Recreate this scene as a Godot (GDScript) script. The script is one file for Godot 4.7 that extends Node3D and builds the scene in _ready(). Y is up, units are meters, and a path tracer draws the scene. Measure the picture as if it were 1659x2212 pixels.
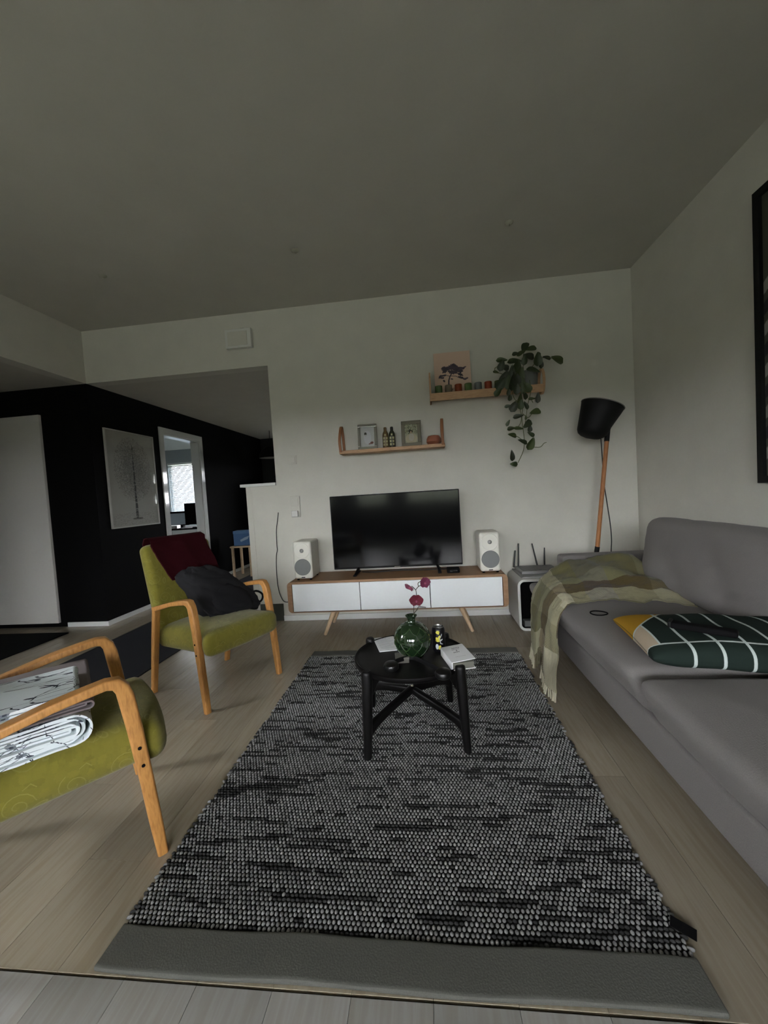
extends Node3D
# A dim living room seen through a wide lens: television bench, armchairs, rug, round table, sofa.

const FOCAL := 854.45
const CENTRE := Vector2(829.5, 1106.0)
const EYE := Vector3(0.0, 1.15, 0.0)
var cam_basis := Basis()
var taken := {}
var M := {}
var T := {}
var rng := RandomNumberGenerator.new()

# ------------------------------------------------------------------ mesh building
class MB:
	var v := PackedVector3Array()
	var n := PackedVector3Array()
	var uv := PackedVector2Array()
	var col := PackedColorArray()
	var colored := false
	var tint := Color(1, 1, 1)

	func tri(a: Vector3, b: Vector3, c: Vector3, na: Vector3, nb: Vector3, nc: Vector3, ua := Vector2.ZERO, ub := Vector2.ZERO, uc := Vector2.ZERO) -> void:
		var g := (c - a).cross(b - a)
		if g.length_squared() < 1e-16:
			return
		if g.dot(na + nb + nc) < 0.0:
			v.append_array(PackedVector3Array([a, c, b])); n.append_array(PackedVector3Array([na, nc, nb])); uv.append_array(PackedVector2Array([ua, uc, ub]))
		else:
			v.append_array(PackedVector3Array([a, b, c])); n.append_array(PackedVector3Array([na, nb, nc])); uv.append_array(PackedVector2Array([ua, ub, uc]))
		col.append_array(PackedColorArray([tint, tint, tint]))

	func quad(a: Vector3, b: Vector3, c: Vector3, d: Vector3, nn: Vector3) -> void:
		var w := (b - a).length(); var h := (d - a).length()
		tri(a, b, c, nn, nn, nn, Vector2(0, 0), Vector2(w, 0), Vector2(w, h))
		tri(a, c, d, nn, nn, nn, Vector2(0, 0), Vector2(w, h), Vector2(0, h))

	func box(lo: Vector3, hi: Vector3, basis := Basis(), origin := Vector3.ZERO) -> void:
		var p := []
		for i in 8:
			p.append(origin + basis * Vector3(hi.x if i & 1 else lo.x, hi.y if i & 2 else lo.y, hi.z if i & 4 else lo.z))
		var f := [[0, 2, 6, 4, Vector3(-1, 0, 0)], [1, 3, 7, 5, Vector3(1, 0, 0)], [0, 1, 5, 4, Vector3(0, -1, 0)], [2, 3, 7, 6, Vector3(0, 1, 0)], [0, 1, 3, 2, Vector3(0, 0, -1)], [4, 5, 7, 6, Vector3(0, 0, 1)]]
		for q in f:
			quad(p[q[0]], p[q[1]], p[q[2]], p[q[3]], basis * q[4])

	# rounded box; shape(p) may bend it afterwards (then normals are rebuilt)
	func rbox(c: Vector3, s: Vector3, r: float, basis := Basis(), div := 1, bend = null, arc := 2) -> void:
		var h := s * 0.5
		r = minf(r, minf(h.x, minf(h.y, h.z)) * 0.999)
		var ax := []
		for k in 3:
			var l := []
			for i in arc + 1:
				l.append(-h[k] + r * (1.0 - cos(PI * 0.5 * i / arc)) if i < arc else -h[k] + r)
			for i in range(1, div):
				l.append(lerpf(-h[k] + r, h[k] - r, float(i) / div))
			for i in range(arc, -1, -1):
				l.append(h[k] - r * (1.0 - cos(PI * 0.5 * i / arc)) if i < arc else h[k] - r)
			ax.append(l)
		var inner := h - Vector3(r, r, r)
		for k in 3:
			var ka := (k + 1) % 3
			var kb := (k + 2) % 3
			for side in [-1.0, 1.0]:
				var pts := []
				var nor := []
				for a in ax[ka]:
					var row := []
					var nrow := []
					for b in ax[kb]:
						var p := Vector3()
						p[k] = h[k] * side; p[ka] = a; p[kb] = b
						var q := Vector3(clampf(p.x, -inner.x, inner.x), clampf(p.y, -inner.y, inner.y), clampf(p.z, -inner.z, inner.z))
						var d := (p - q).normalized()
						nrow.append(d)
						row.append(q + d * r)
					pts.append(row); nor.append(nrow)
				for i in pts.size() - 1:
					for j in pts[0].size() - 1:
						var P := [pts[i][j], pts[i + 1][j], pts[i + 1][j + 1], pts[i][j + 1]]
						var N := [nor[i][j], nor[i + 1][j], nor[i + 1][j + 1], nor[i][j + 1]]
						var U := []
						for q in 4:
							U.append(Vector2(P[q][ka], P[q][kb]))
							if bend != null:
								P[q] = bend.call(P[q])
							P[q] = c + basis * P[q]
							N[q] = basis * N[q]
						tri(P[0], P[1], P[2], N[0], N[1], N[2], U[0], U[1], U[2])
						tri(P[0], P[2], P[3], N[0], N[2], N[3], U[0], U[2], U[3])

	# points[i][j]; rows may close on themselves
	func grid(pts: Array, close_i := false, close_j := false, outward := true, us := 1.0, vs := 1.0) -> void:
		var ni := pts.size(); var nj: int = pts[0].size()
		var nor := []
		var mid := Vector3.ZERO
		for row in pts:
			for p in row:
				mid += p
		mid /= float(ni * nj)
		var s := 0.0
		for i in ni:
			var nrow := []
			for j in nj:
				var i0 := (i - 1 + ni) % ni if close_i else maxi(i - 1, 0)
				var i1 := (i + 1) % ni if close_i else mini(i + 1, ni - 1)
				var j0 := (j - 1 + nj) % nj if close_j else maxi(j - 1, 0)
				var j1 := (j + 1) % nj if close_j else mini(j + 1, nj - 1)
				var d: Vector3 = (pts[i1][j] - pts[i0][j]).cross(pts[i][j1] - pts[i][j0])
				if d.length_squared() < 1e-18:
					d = pts[i][j] - mid
				d = d.normalized()
				s += d.dot(pts[i][j] - mid)
				nrow.append(d)
			nor.append(nrow)
		var sg := -1.0 if outward and s < 0.0 else 1.0
		for i in (ni if close_i else ni - 1):
			for j in (nj if close_j else nj - 1):
				var i1 := (i + 1) % ni; var j1 := (j + 1) % nj
				var u0 := us * i / float(ni if close_i else ni - 1); var u1 := us * (i + 1) / float(ni if close_i else ni - 1)
				var v0 := vs * j / float(nj if close_j else nj - 1); var v1 := vs * (j + 1) / float(nj if close_j else nj - 1)
				tri(pts[i][j], pts[i1][j], pts[i1][j1], nor[i][j] * sg, nor[i1][j] * sg, nor[i1][j1] * sg, Vector2(u0, v0), Vector2(u1, v0), Vector2(u1, v1))
				tri(pts[i][j], pts[i1][j1], pts[i][j1], nor[i][j] * sg, nor[i1][j1] * sg, nor[i][j1] * sg, Vector2(u0, v0), Vector2(u1, v1), Vector2(u0, v1))

	func fan(ring: Array, nn: Vector3) -> void:
		var m := Vector3.ZERO
		for p in ring:
			m += p
		m /= float(ring.size())
		for i in ring.size():
			tri(m, ring[i], ring[(i + 1) % ring.size()], nn, nn, nn)

	# profile of (radius, height) turned round y; corners sharper than 35 degrees stay sharp
	func lathe(profile: Array, seg := 32, xf := Transform3D()) -> void:
		for k in profile.size() - 1:
			var a: Vector2 = profile[k]; var b: Vector2 = profile[k + 1]
			if a.distance_to(b) < 1e-7:
				continue
			var t := (b - a).normalized()
			var na := Vector2(t.y, -t.x); var nb := na
			if k > 0 and profile[k - 1].distance_to(a) > 1e-7:
				var tp: Vector2 = (a - profile[k - 1]).normalized()
				if tp.dot(t) > 0.82:
					na = (na + Vector2(tp.y, -tp.x)).normalized()
			if k + 2 < profile.size() and profile[k + 2].distance_to(b) > 1e-7:
				var tn: Vector2 = (profile[k + 2] - b).normalized()
				if tn.dot(t) > 0.82:
					nb = (nb + Vector2(tn.y, -tn.x)).normalized()
			for i in seg:
				var f0 := TAU * i / seg; var f1 := TAU * (i + 1) / seg
				var c0 := Vector2(cos(f0), sin(f0)); var c1 := Vector2(cos(f1), sin(f1))
				var p := [Vector3(a.x * c0.x, a.y, a.x * c0.y), Vector3(a.x * c1.x, a.y, a.x * c1.y), Vector3(b.x * c1.x, b.y, b.x * c1.y), Vector3(b.x * c0.x, b.y, b.x * c0.y)]
				var m := [Vector3(na.x * c0.x, na.y, na.x * c0.y), Vector3(na.x * c1.x, na.y, na.x * c1.y), Vector3(nb.x * c1.x, nb.y, nb.x * c1.y), Vector3(nb.x * c0.x, nb.y, nb.x * c0.y)]
				for q in 4:
					p[q] = xf * p[q]; m[q] = (xf.basis * m[q]).normalized()
				var u0 := float(i) / seg; var u1 := float(i + 1) / seg
				var v0 := float(k) / (profile.size() - 1); var v1 := float(k + 1) / (profile.size() - 1)
				tri(p[0], p[1], p[2], m[0], m[1], m[2], Vector2(u0, v0), Vector2(u1, v0), Vector2(u1, v1))
				tri(p[0], p[2], p[3], m[0], m[2], m[3], Vector2(u0, v0), Vector2(u1, v1), Vector2(u0, v1))

	# round bar along points
	func tube(pts: Array, rad, seg := 10) -> void:
		var rows := []
		var up := Vector3.UP
		for i in pts.size():
			var d: Vector3 = (pts[mini(i + 1, pts.size() - 1)] - pts[maxi(i - 1, 0)]).normalized()
			var side := d.cross(up)
			if side.length() < 0.1:
				side = d.cross(Vector3.RIGHT)
			side = side.normalized()
			var other := side.cross(d).normalized()
			up = other
			var r: float = rad[i] if rad is Array else rad
			var row := []
			for k in seg:
				row.append(pts[i] + (side * cos(TAU * k / seg) + other * sin(TAU * k / seg)) * r)
			rows.append(row)
		for i in rows.size() - 1:
			for k in seg:
				var k1 := (k + 1) % seg
				var A: Vector3 = rows[i][k]; var B: Vector3 = rows[i][k1]; var C: Vector3 = rows[i + 1][k1]; var D: Vector3 = rows[i + 1][k]
				var na: Vector3 = (A - pts[i]).normalized(); var nb: Vector3 = (B - pts[i]).normalized(); var nc: Vector3 = (C - pts[i + 1]).normalized(); var nd: Vector3 = (D - pts[i + 1]).normalized()
				var l := float(i) / (rows.size() - 1); var l1 := float(i + 1) / (rows.size() - 1)
				tri(A, B, C, na, nb, nc, Vector2(float(k) / seg, l), Vector2(float(k + 1) / seg, l), Vector2(float(k + 1) / seg, l1))
				tri(A, C, D, na, nc, nd, Vector2(float(k) / seg, l), Vector2(float(k + 1) / seg, l1), Vector2(float(k) / seg, l1))
		fan(rows[0], (pts[0] - pts[1]).normalized())
		fan(rows[-1], (pts[-1] - pts[-2]).normalized())

	# bar of rounded-rectangle section: each station is [point, half width along w, half depth along dep], w and dep unit vectors
	func bar(stations: Array, soft := 0.3) -> void:
		var rows := []
		for s in stations:
			var p: Vector3 = s[0]; var w: Vector3 = s[1]; var d: Vector3 = s[2]
			var row := []
			for e in [[1, -1], [1, 1], [-1, 1], [-1, -1]]:
				var k: int = [[1, -1], [1, 1], [-1, 1], [-1, -1]].find(e)
				for q in 3:
					var an := PI * 0.5 * (k - 1) + PI * 0.25 * q
					var rr := minf(w.length(), d.length()) * soft
					row.append(p + w.normalized() * (e[0] * (w.length() - rr) + cos(an) * rr) + d.normalized() * (e[1] * (d.length() - rr) + sin(an) * rr))
			rows.append(row)
		grid(rows, false, true)
		fan(rows[0], (stations[0][0] - stations[1][0]).normalized())
		fan(rows[-1], (stations[-1][0] - stations[-2][0]).normalized())

	# flat outline given thickness along z of xf, with small bevel
	func prism(poly: PackedVector2Array, depth: float, xf := Transform3D(), bevel := 0.0) -> void:
		if Geometry2D.is_polygon_clockwise(poly):
			poly.reverse()
		var inset := poly
		if bevel > 0.0:
			var o := Geometry2D.offset_polygon(poly, -bevel)
			if o.size() == 1 and o[0].size() == poly.size():
				var best := 0; var bd := 1e9
				if Geometry2D.is_polygon_clockwise(o[0]):
					o[0].reverse()
				for i in poly.size():
					if o[0][i].distance_to(poly[0]) < bd:
						bd = o[0][i].distance_to(poly[0]); best = i
				inset = PackedVector2Array()
				for i in poly.size():
					inset.append(o[0][(i + best) % poly.size()])
			else:
				bevel = 0.0
		var id := Geometry2D.triangulate_polygon(inset)
		var z := depth * 0.5
		for sg in [-1.0, 1.0]:
			var nn: Vector3 = (xf.basis * Vector3(0, 0, sg)).normalized()
			for i in range(0, id.size(), 3):
				var q := []
				for k in 3:
					q.append(xf * Vector3(inset[id[i + k]].x, inset[id[i + k]].y, z * sg))
				tri(q[0], q[1], q[2], nn, nn, nn, inset[id[i]], inset[id[i + 1]], inset[id[i + 2]])
		var layers := [[inset, -z], [poly, -z + bevel], [poly, z - bevel], [inset, z]] if bevel > 0.0 else [[poly, -z], [poly, z]]
		for l in layers.size() - 1:
			for i in poly.size():
				var j := (i + 1) % poly.size()
				var a := xf * Vector3(layers[l][0][i].x, layers[l][0][i].y, layers[l][1]); var b := xf * Vector3(layers[l][0][j].x, layers[l][0][j].y, layers[l][1])
				var c := xf * Vector3(layers[l + 1][0][j].x, layers[l + 1][0][j].y, layers[l + 1][1]); var d := xf * Vector3(layers[l + 1][0][i].x, layers[l + 1][0][i].y, layers[l + 1][1])
				var e := poly[j] - poly[i]
				var out := xf.basis * Vector3(e.y, -e.x, 0).normalized()
				var nn := (b - a).cross(d - a).normalized()
				if nn.dot(out) < 0.0:
					nn = -nn
				var l0 := Vector2(poly[i].x, layers[l][1]); var l1 := Vector2(poly[j].x, layers[l][1])
				tri(a, b, c, nn, nn, nn, l0, l1, l1)
				tri(a, c, d, nn, nn, nn, l0, l1, l0)

	# one smooth skin over all that was added: same place, same normal
	func smooth() -> void:
		var sum := {}
		for i in range(0, v.size(), 3):
			var g := (v[i + 2] - v[i]).cross(v[i + 1] - v[i])
			for k in 3:
				var key := Vector3i((v[i + k] * 20000.0).round())
				sum[key] = sum.get(key, Vector3.ZERO) + g
		for i in v.size():
			n[i] = (sum[Vector3i((v[i] * 20000.0).round())] as Vector3).normalized()

	func commit() -> ArrayMesh:
		var a := []
		a.resize(Mesh.ARRAY_MAX)
		a[Mesh.ARRAY_VERTEX] = v; a[Mesh.ARRAY_NORMAL] = n; a[Mesh.ARRAY_TEX_UV] = uv
		if colored:
			a[Mesh.ARRAY_COLOR] = col
		var m := ArrayMesh.new()
		m.add_surface_from_arrays(Mesh.PRIMITIVE_TRIANGLES, a)
		return m

# ------------------------------------------------------------------ scene helpers
func numbered(called: String) -> String:
	var k: int = taken.get(called, 0)
	taken[called] = k + 1
	return called if k == 0 else "%s_%03d" % [called, k]

func tag(o: Node3D, label: String, category: String, group := "") -> Node3D:
	o.set_meta("label", label); o.set_meta("category", category)
	if group:
		o.set_meta("group", group)
	return o

func thing(called: String, label: String, category: String, at := Vector3.ZERO, turn := 0.0, group := "") -> Node3D:
	var o := Node3D.new()
	o.name = numbered(called)
	add_child(o)
	o.position = at; o.rotation.y = turn
	return tag(o, label, category, group)

func put(called: String, mesh: Mesh, m: Material, parent: Node3D = null) -> MeshInstance3D:
	var o := MeshInstance3D.new()
	o.name = numbered(called) if parent == null else called
	o.mesh = mesh
	o.material_override = m
	(self if parent == null else parent).add_child(o, true)
	return o

func obj(called: String, mb: MB, m: Material, parent: Node3D = null) -> MeshInstance3D:
	return put(called, mb.commit(), m, parent)

func struct(called: String, mb: MB, m: Material) -> MeshInstance3D:
	var o := obj(called, mb, m)
	o.set_meta("kind", "structure")
	return o

func copy(o: Node3D, label := "") -> Node3D:
	var c: Node3D = o.duplicate()
	c.name = numbered(str(o.name))
	add_child(c)
	if label:
		c.set_meta("label", label)
	return c

# a point of the photograph carried onto a plane of the room
func ray(px: float, py: float) -> Vector3:
	return cam_basis * Vector3((px - CENTRE.x) / FOCAL, -(py - CENTRE.y) / FOCAL, -1.0)
func at_z(px: float, py: float, z: float) -> Vector3:
	var r := ray(px, py)
	return EYE + r * ((z - EYE.z) / r.z)
func at_y(px: float, py: float, y: float) -> Vector3:
	var r := ray(px, py)
	return EYE + r * ((y - EYE.y) / r.y)

func rgb(r: int, g: int, b: int) -> Color:
	return Color(r / 255.0, g / 255.0, b / 255.0)

func mat(called: String, c: Color, rough := 0.7, metal := 0.0, spec := 0.5) -> StandardMaterial3D:
	var m := StandardMaterial3D.new()
	m.resource_name = called
	m.albedo_color = c; m.roughness = rough; m.metallic = metal; m.metallic_specular = spec
	M[called] = m
	return m

func noise_tex(seed_: int, freq: float, size := 256, octaves := 3, ramp := []) -> NoiseTexture2D:
	var f := FastNoiseLite.new()
	f.seed = seed_; f.frequency = freq; f.fractal_octaves = octaves; f.noise_type = FastNoiseLite.TYPE_SIMPLEX_SMOOTH
	var t := NoiseTexture2D.new()
	t.width = size; t.height = size; t.seamless = true; t.noise = f
	if ramp.size():
		var g := Gradient.new()
		g.offsets = PackedFloat32Array(ramp[0]); g.colors = PackedColorArray(ramp[1])
		t.color_ramp = g
	return t

func tex(im: Image) -> ImageTexture:
	return ImageTexture.create_from_image(im)

# colour grain laid on by position; stretch gives the direction of the grain
func grained(m: StandardMaterial3D, t: Texture2D, scale: Vector3, bump: Texture2D = null, depth := 0.0, world := false) -> void:
	m.albedo_texture = t
	m.uv1_triplanar = true; m.uv1_world_triplanar = world
	m.uv1_scale = scale
	if bump:
		m.heightmap_enabled = true; m.heightmap_texture = bump; m.heightmap_scale = depth

func blob(im: Image, c: Vector2, r: Vector2, color: Color, turn := 0.0, rough := 0.0) -> void:
	var big := maxf(r.x, r.y) * 1.3
	for y in range(maxi(0, int(c.y - big)), mini(im.get_height(), int(c.y + big) + 1)):
		for x in range(maxi(0, int(c.x - big)), mini(im.get_width(), int(c.x + big) + 1)):
			var d := (Vector2(x, y) - c).rotated(-turn)
			var e := Vector2(d.x / r.x, d.y / r.y).length()
			if rough > 0.0:
				e += rough * sin(d.angle() * 5.0 + c.x) * sin(d.angle() * 3.0 + c.y * 0.7)
			if e < 1.0:
				im.set_pixel(x, y, color)

func stroke(im: Image, pts: Array, w: float, color: Color, w_end := -1.0) -> void:
	for i in pts.size() - 1:
		var a: Vector2 = pts[i]; var b: Vector2 = pts[i + 1]
		var steps := maxi(2, int(a.distance_to(b)))
		for s in steps + 1:
			var t := float(s) / steps
			var ww := w if w_end < 0.0 else lerpf(w, w_end, (i + t) / (pts.size() - 1))
			blob(im, a.lerp(b, t), Vector2(ww, ww) * 0.5 + Vector2(0.3, 0.3), color)

func catmull(pts: Array, per := 6) -> Array:
	var out := []
	for i in pts.size() - 1:
		var p0 = pts[maxi(i - 1, 0)]; var p1 = pts[i]; var p2 = pts[i + 1]; var p3 = pts[mini(i + 2, pts.size() - 1)]
		for k in per:
			var t := float(k) / per
			out.append(0.5 * (2.0 * p1 + (p2 - p0) * t + (2.0 * p0 - 5.0 * p1 + 4.0 * p2 - p3) * t * t + (3.0 * p1 - p0 - 3.0 * p2 + p3) * t * t * t))
	out.append(pts[-1])
	return out

func net(ctrl: Array, per_i: int, per_j: int) -> Array:   # smooth sheet through a net of points
	var rows := []
	for r in ctrl:
		rows.append(catmull(r, per_j))
	var out := []
	for j in rows[0].size():
		var column := []
		for r in rows:
			column.append(r[j])
		out.append(catmull(column, per_i))
	return out

# ------------------------------------------------------------------ the scene
func _ready() -> void:
	rng.seed = 7
	set_camera_and_light()
	make_materials()
	shell()
	floors()
	far_rooms()
	rug()
	media_bench()
	wall_shelves()
	plant()
	wall_fittings()
	side_cube()
	sofa()
	on_sofa()
	floor_lamp()
	armchairs()
	coffee_table()
	on_table()

func set_camera_and_light() -> void:
	var cam := Camera3D.new()
	cam.name = "camera"
	cam.rotation_order = EULER_ORDER_YXZ
	cam.rotation = Vector3(deg_to_rad(-2.525), deg_to_rad(6.148), deg_to_rad(-3.530))
	cam.position = EYE
	cam.fov = rad_to_deg(2.0 * atan(1106.0 / FOCAL))
	cam.near = 0.03
	add_child(cam)
	cam.current = true
	cam_basis = cam.transform.basis
	var e := Environment.new()
	e.tonemap_mode = Environment.TONE_MAPPER_LINEAR
	e.tonemap_exposure = 1.42
	e.background_mode = Environment.BG_SKY
	var s := ProceduralSkyMaterial.new()       # a closed, even cloud cover
	s.sky_top_color = Color(0.96, 0.97, 0.99); s.sky_horizon_color = Color(0.60, 0.605, 0.62)   # overcast: the zenith about three times the horizon
	s.sky_curve = 0.6
	s.sky_energy_multiplier = 6.0
	s.ground_bottom_color = Color(0.12, 0.13, 0.10); s.ground_horizon_color = Color(0.12, 0.13, 0.10)
	s.sun_angle_max = 0.0
	var sky := Sky.new()
	sky.sky_material = s
	e.sky = sky
	e.sdfgi_enabled = true; e.ssao_enabled = true; e.ssil_enabled = true
	var w := WorldEnvironment.new()
	w.name = "world"
	w.environment = e
	add_child(w)

func make_materials() -> void:
	T.cloth = noise_tex(3, 0.12, 256, 4)
	T.fine = noise_tex(5, 0.3, 256, 2)
	T.mottle = noise_tex(11, 0.02, 256, 4, [[0.0, 1.0], [Color(0.975, 0.975, 0.975), Color(1, 1, 1)]])
	T.grain = noise_tex(8, 0.03, 256, 4, [[0.0, 0.45, 0.6, 1.0], [Color(0.80, 0.76, 0.72), Color(0.96, 0.95, 0.94), Color(1, 1, 1), Color(0.88, 0.85, 0.82)]])
	var wall := mat("wall_paint", rgb(211, 209, 198), 0.9)
	grained(wall, T.mottle, Vector3(0.7, 0.7, 0.7), T.fine, 0.02, true)
	var ceil_ := mat("ceiling_paint", rgb(198, 196, 185), 0.95)
	grained(ceil_, T.mottle, Vector3(0.5, 0.5, 0.5), null, 0.0, true)
	mat("black_paint", rgb(9, 9, 10), 0.85, 0.0, 0.25)
	mat("white_trim", rgb(220, 222, 218), 0.45)
	mat("door_white", rgb(212, 210, 204), 0.6)
	mat("office_wall", rgb(150, 158, 160), 0.9)
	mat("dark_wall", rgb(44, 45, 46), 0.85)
	mat("joint", rgb(40, 36, 30), 0.9)
	mat("black_matte", rgb(11, 11, 12), 0.6, 0.0, 0.35)
	mat("black_soft", rgb(15, 15, 16), 0.95, 0.0, 0.25)
	mat("black_gloss", rgb(9, 9, 10), 0.12)
	mat("screen", rgb(8, 8, 9), 0.10)
	mat("white_lacquer", rgb(226, 230, 230), 0.35)
	mat("white_shell", rgb(214, 214, 208), 0.4)
	mat("speaker_white", rgb(228, 226, 214), 0.45)
	mat("grille", rgb(128, 130, 128), 0.8)
	mat("tweeter", rgb(150, 150, 145), 0.4, 0.6)
	var oak := mat("oak", rgb(158, 124, 92), 0.5)
	grained(oak, T.grain, Vector3(1.2, 14, 14))
	var pale := mat("pale_oak", rgb(206, 180, 146), 0.5)
	grained(pale, T.grain, Vector3(14, 1.5, 14))
	var shelf := mat("shelf_oak", rgb(198, 160, 122), 0.55)
	grained(shelf, T.grain, Vector3(1.2, 16, 16))
	mat("strap_leather", rgb(146, 98, 62), 0.6)
	var birch := mat("birch", rgb(196, 142, 80), 0.42)
	grained(birch, T.grain, Vector3(9, 1.6, 22))
	var pole := mat("lamp_wood", rgb(176, 116, 66), 0.5)
	grained(pole, T.grain, Vector3(20, 1.5, 20))
	var sofa_m := mat("sofa_cloth", rgb(130, 126, 123), 0.95, 0.0, 0.3)
	grained(sofa_m, noise_tex(21, 0.15, 256, 3, [[0.0, 1.0], [Color(0.90, 0.90, 0.90), Color(1, 1, 1)]]), Vector3(6, 6, 6), T.cloth, 0.06)
	sofa_m.rim_enabled = true; sofa_m.rim = 0.25
	mat("steel", rgb(170, 170, 168), 0.25, 1.0)
	mat("silver", rgb(200, 200, 196), 0.16, 1.0)
	mat("pewter", rgb(122, 118, 104), 0.35, 0.8)
	mat("paper", rgb(225, 226, 226), 0.8)
	mat("cable", rgb(26, 26, 28), 0.6)
	mat("stained_black", rgb(9, 8, 8), 0.42, 0.0, 0.35)
	mat("runner_cloth", rgb(52, 53, 57), 0.98, 0.0, 0.2)
	mat("runner_edge", rgb(20, 20, 22), 0.95)
	mat("pot_grey", rgb(120, 122, 118), 0.6)
	mat("soil", rgb(40, 30, 22), 1.0)
	mat("glass_pane", Color(0.9, 0.95, 0.95, 0.08), 0.02)
	(M.glass_pane as StandardMaterial3D).transparency = BaseMaterial3D.TRANSPARENCY_ALPHA

# ------------------------------------------------------------------ the rooms
const WL := -3.26   # corner of the black wall, left edge of the living room
const WR := 1.82
const WF := -3.63   # wall with the television
const WB := 3.2     # window wall behind the camera
const TOP := 2.925
const LOW := 2.42

# upright wall between lo and hi with rectangular holes [from, to, bottom, top] measured along its length
func holed(mb: MB, lo: Vector3, hi: Vector3, along: int, holes: Array) -> void:
	var cuts := [lo[along], hi[along]]
	for h in holes:
		cuts.append_array([h[0], h[1]])
	cuts.sort()
	for i in cuts.size() - 1:
		var a: float = cuts[i]; var b: float = cuts[i + 1]
		if b - a < 1e-4:
			continue
		var y := lo.y
		var over := []
		for h in holes:
			if h[0] <= a + 1e-4 and h[1] >= b - 1e-4:
				over.append([h[2], h[3]])
		over.sort_custom(func(p, q): return p[0] < q[0])
		over.append([hi.y, hi.y])
		for o in over:
			if o[0] - y > 1e-4:
				var l := lo; var u := hi
				l[along] = a; u[along] = b; l.y = y; u.y = o[0]
				mb.box(l, u)
			y = o[1]

func simple(called: String, lo: Vector3, hi: Vector3, m: Material) -> MeshInstance3D:
	var b := MB.new()
	b.box(lo, hi)
	return struct(called, b, m)

# frame bars and a pane for a hole in a wall across z
func window(called: String, x0: float, x1: float, y0: float, y1: float, z: float, bars: Array, rails: Array) -> MeshInstance3D:
	var f := MB.new()
	var w := 0.05
	for r in [[x0, x0 + w, y0, y1], [x1 - w, x1, y0, y1], [x0 + w, x1 - w, y0, y0 + w], [x0 + w, x1 - w, y1 - w, y1]]:
		f.box(Vector3(r[0], r[2], z - 0.035), Vector3(r[1], r[3], z + 0.035))
	for x in bars:
		f.box(Vector3(x - 0.025, y0 + w, z - 0.03), Vector3(x + 0.025, y1 - w, z + 0.03))
	for r in rails:
		f.box(Vector3(x0 + w, r[0], z - 0.03), Vector3(x1 - w, r[1], z + 0.03))
	var o := struct(called, f, M.white_trim)
	var p := MB.new()
	p.quad(Vector3(x0 + w, y0 + w, z), Vector3(x1 - w, y0 + w, z), Vector3(x1 - w, y1 - w, z), Vector3(x0 + w, y1 - w, z), Vector3(0, 0, 1))
	obj("pane", p, M.glass_pane, o)
	return o

# the same for a hole in a wall across x
func side_window(called: String, x: float, z0: float, z1: float, y0: float, y1: float) -> void:
	var f := MB.new()
	var w := 0.05
	for r in [[z0, z0 + w, y0, y1], [z1 - w, z1, y0, y1], [z0 + w, z1 - w, y0, y0 + w], [z0 + w, z1 - w, y1 - w, y1]]:
		f.box(Vector3(x - 0.035, r[2], r[0]), Vector3(x + 0.035, r[3], r[1]))
	var o := struct(called, f, M.white_trim)
	var p := MB.new()
	p.quad(Vector3(x, y0 + w, z0 + w), Vector3(x, y0 + w, z1 - w), Vector3(x, y1 - w, z1 - w), Vector3(x, y1 - w, z0 + w), Vector3.RIGHT)
	obj("pane", p, M.glass_pane, o)

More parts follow.
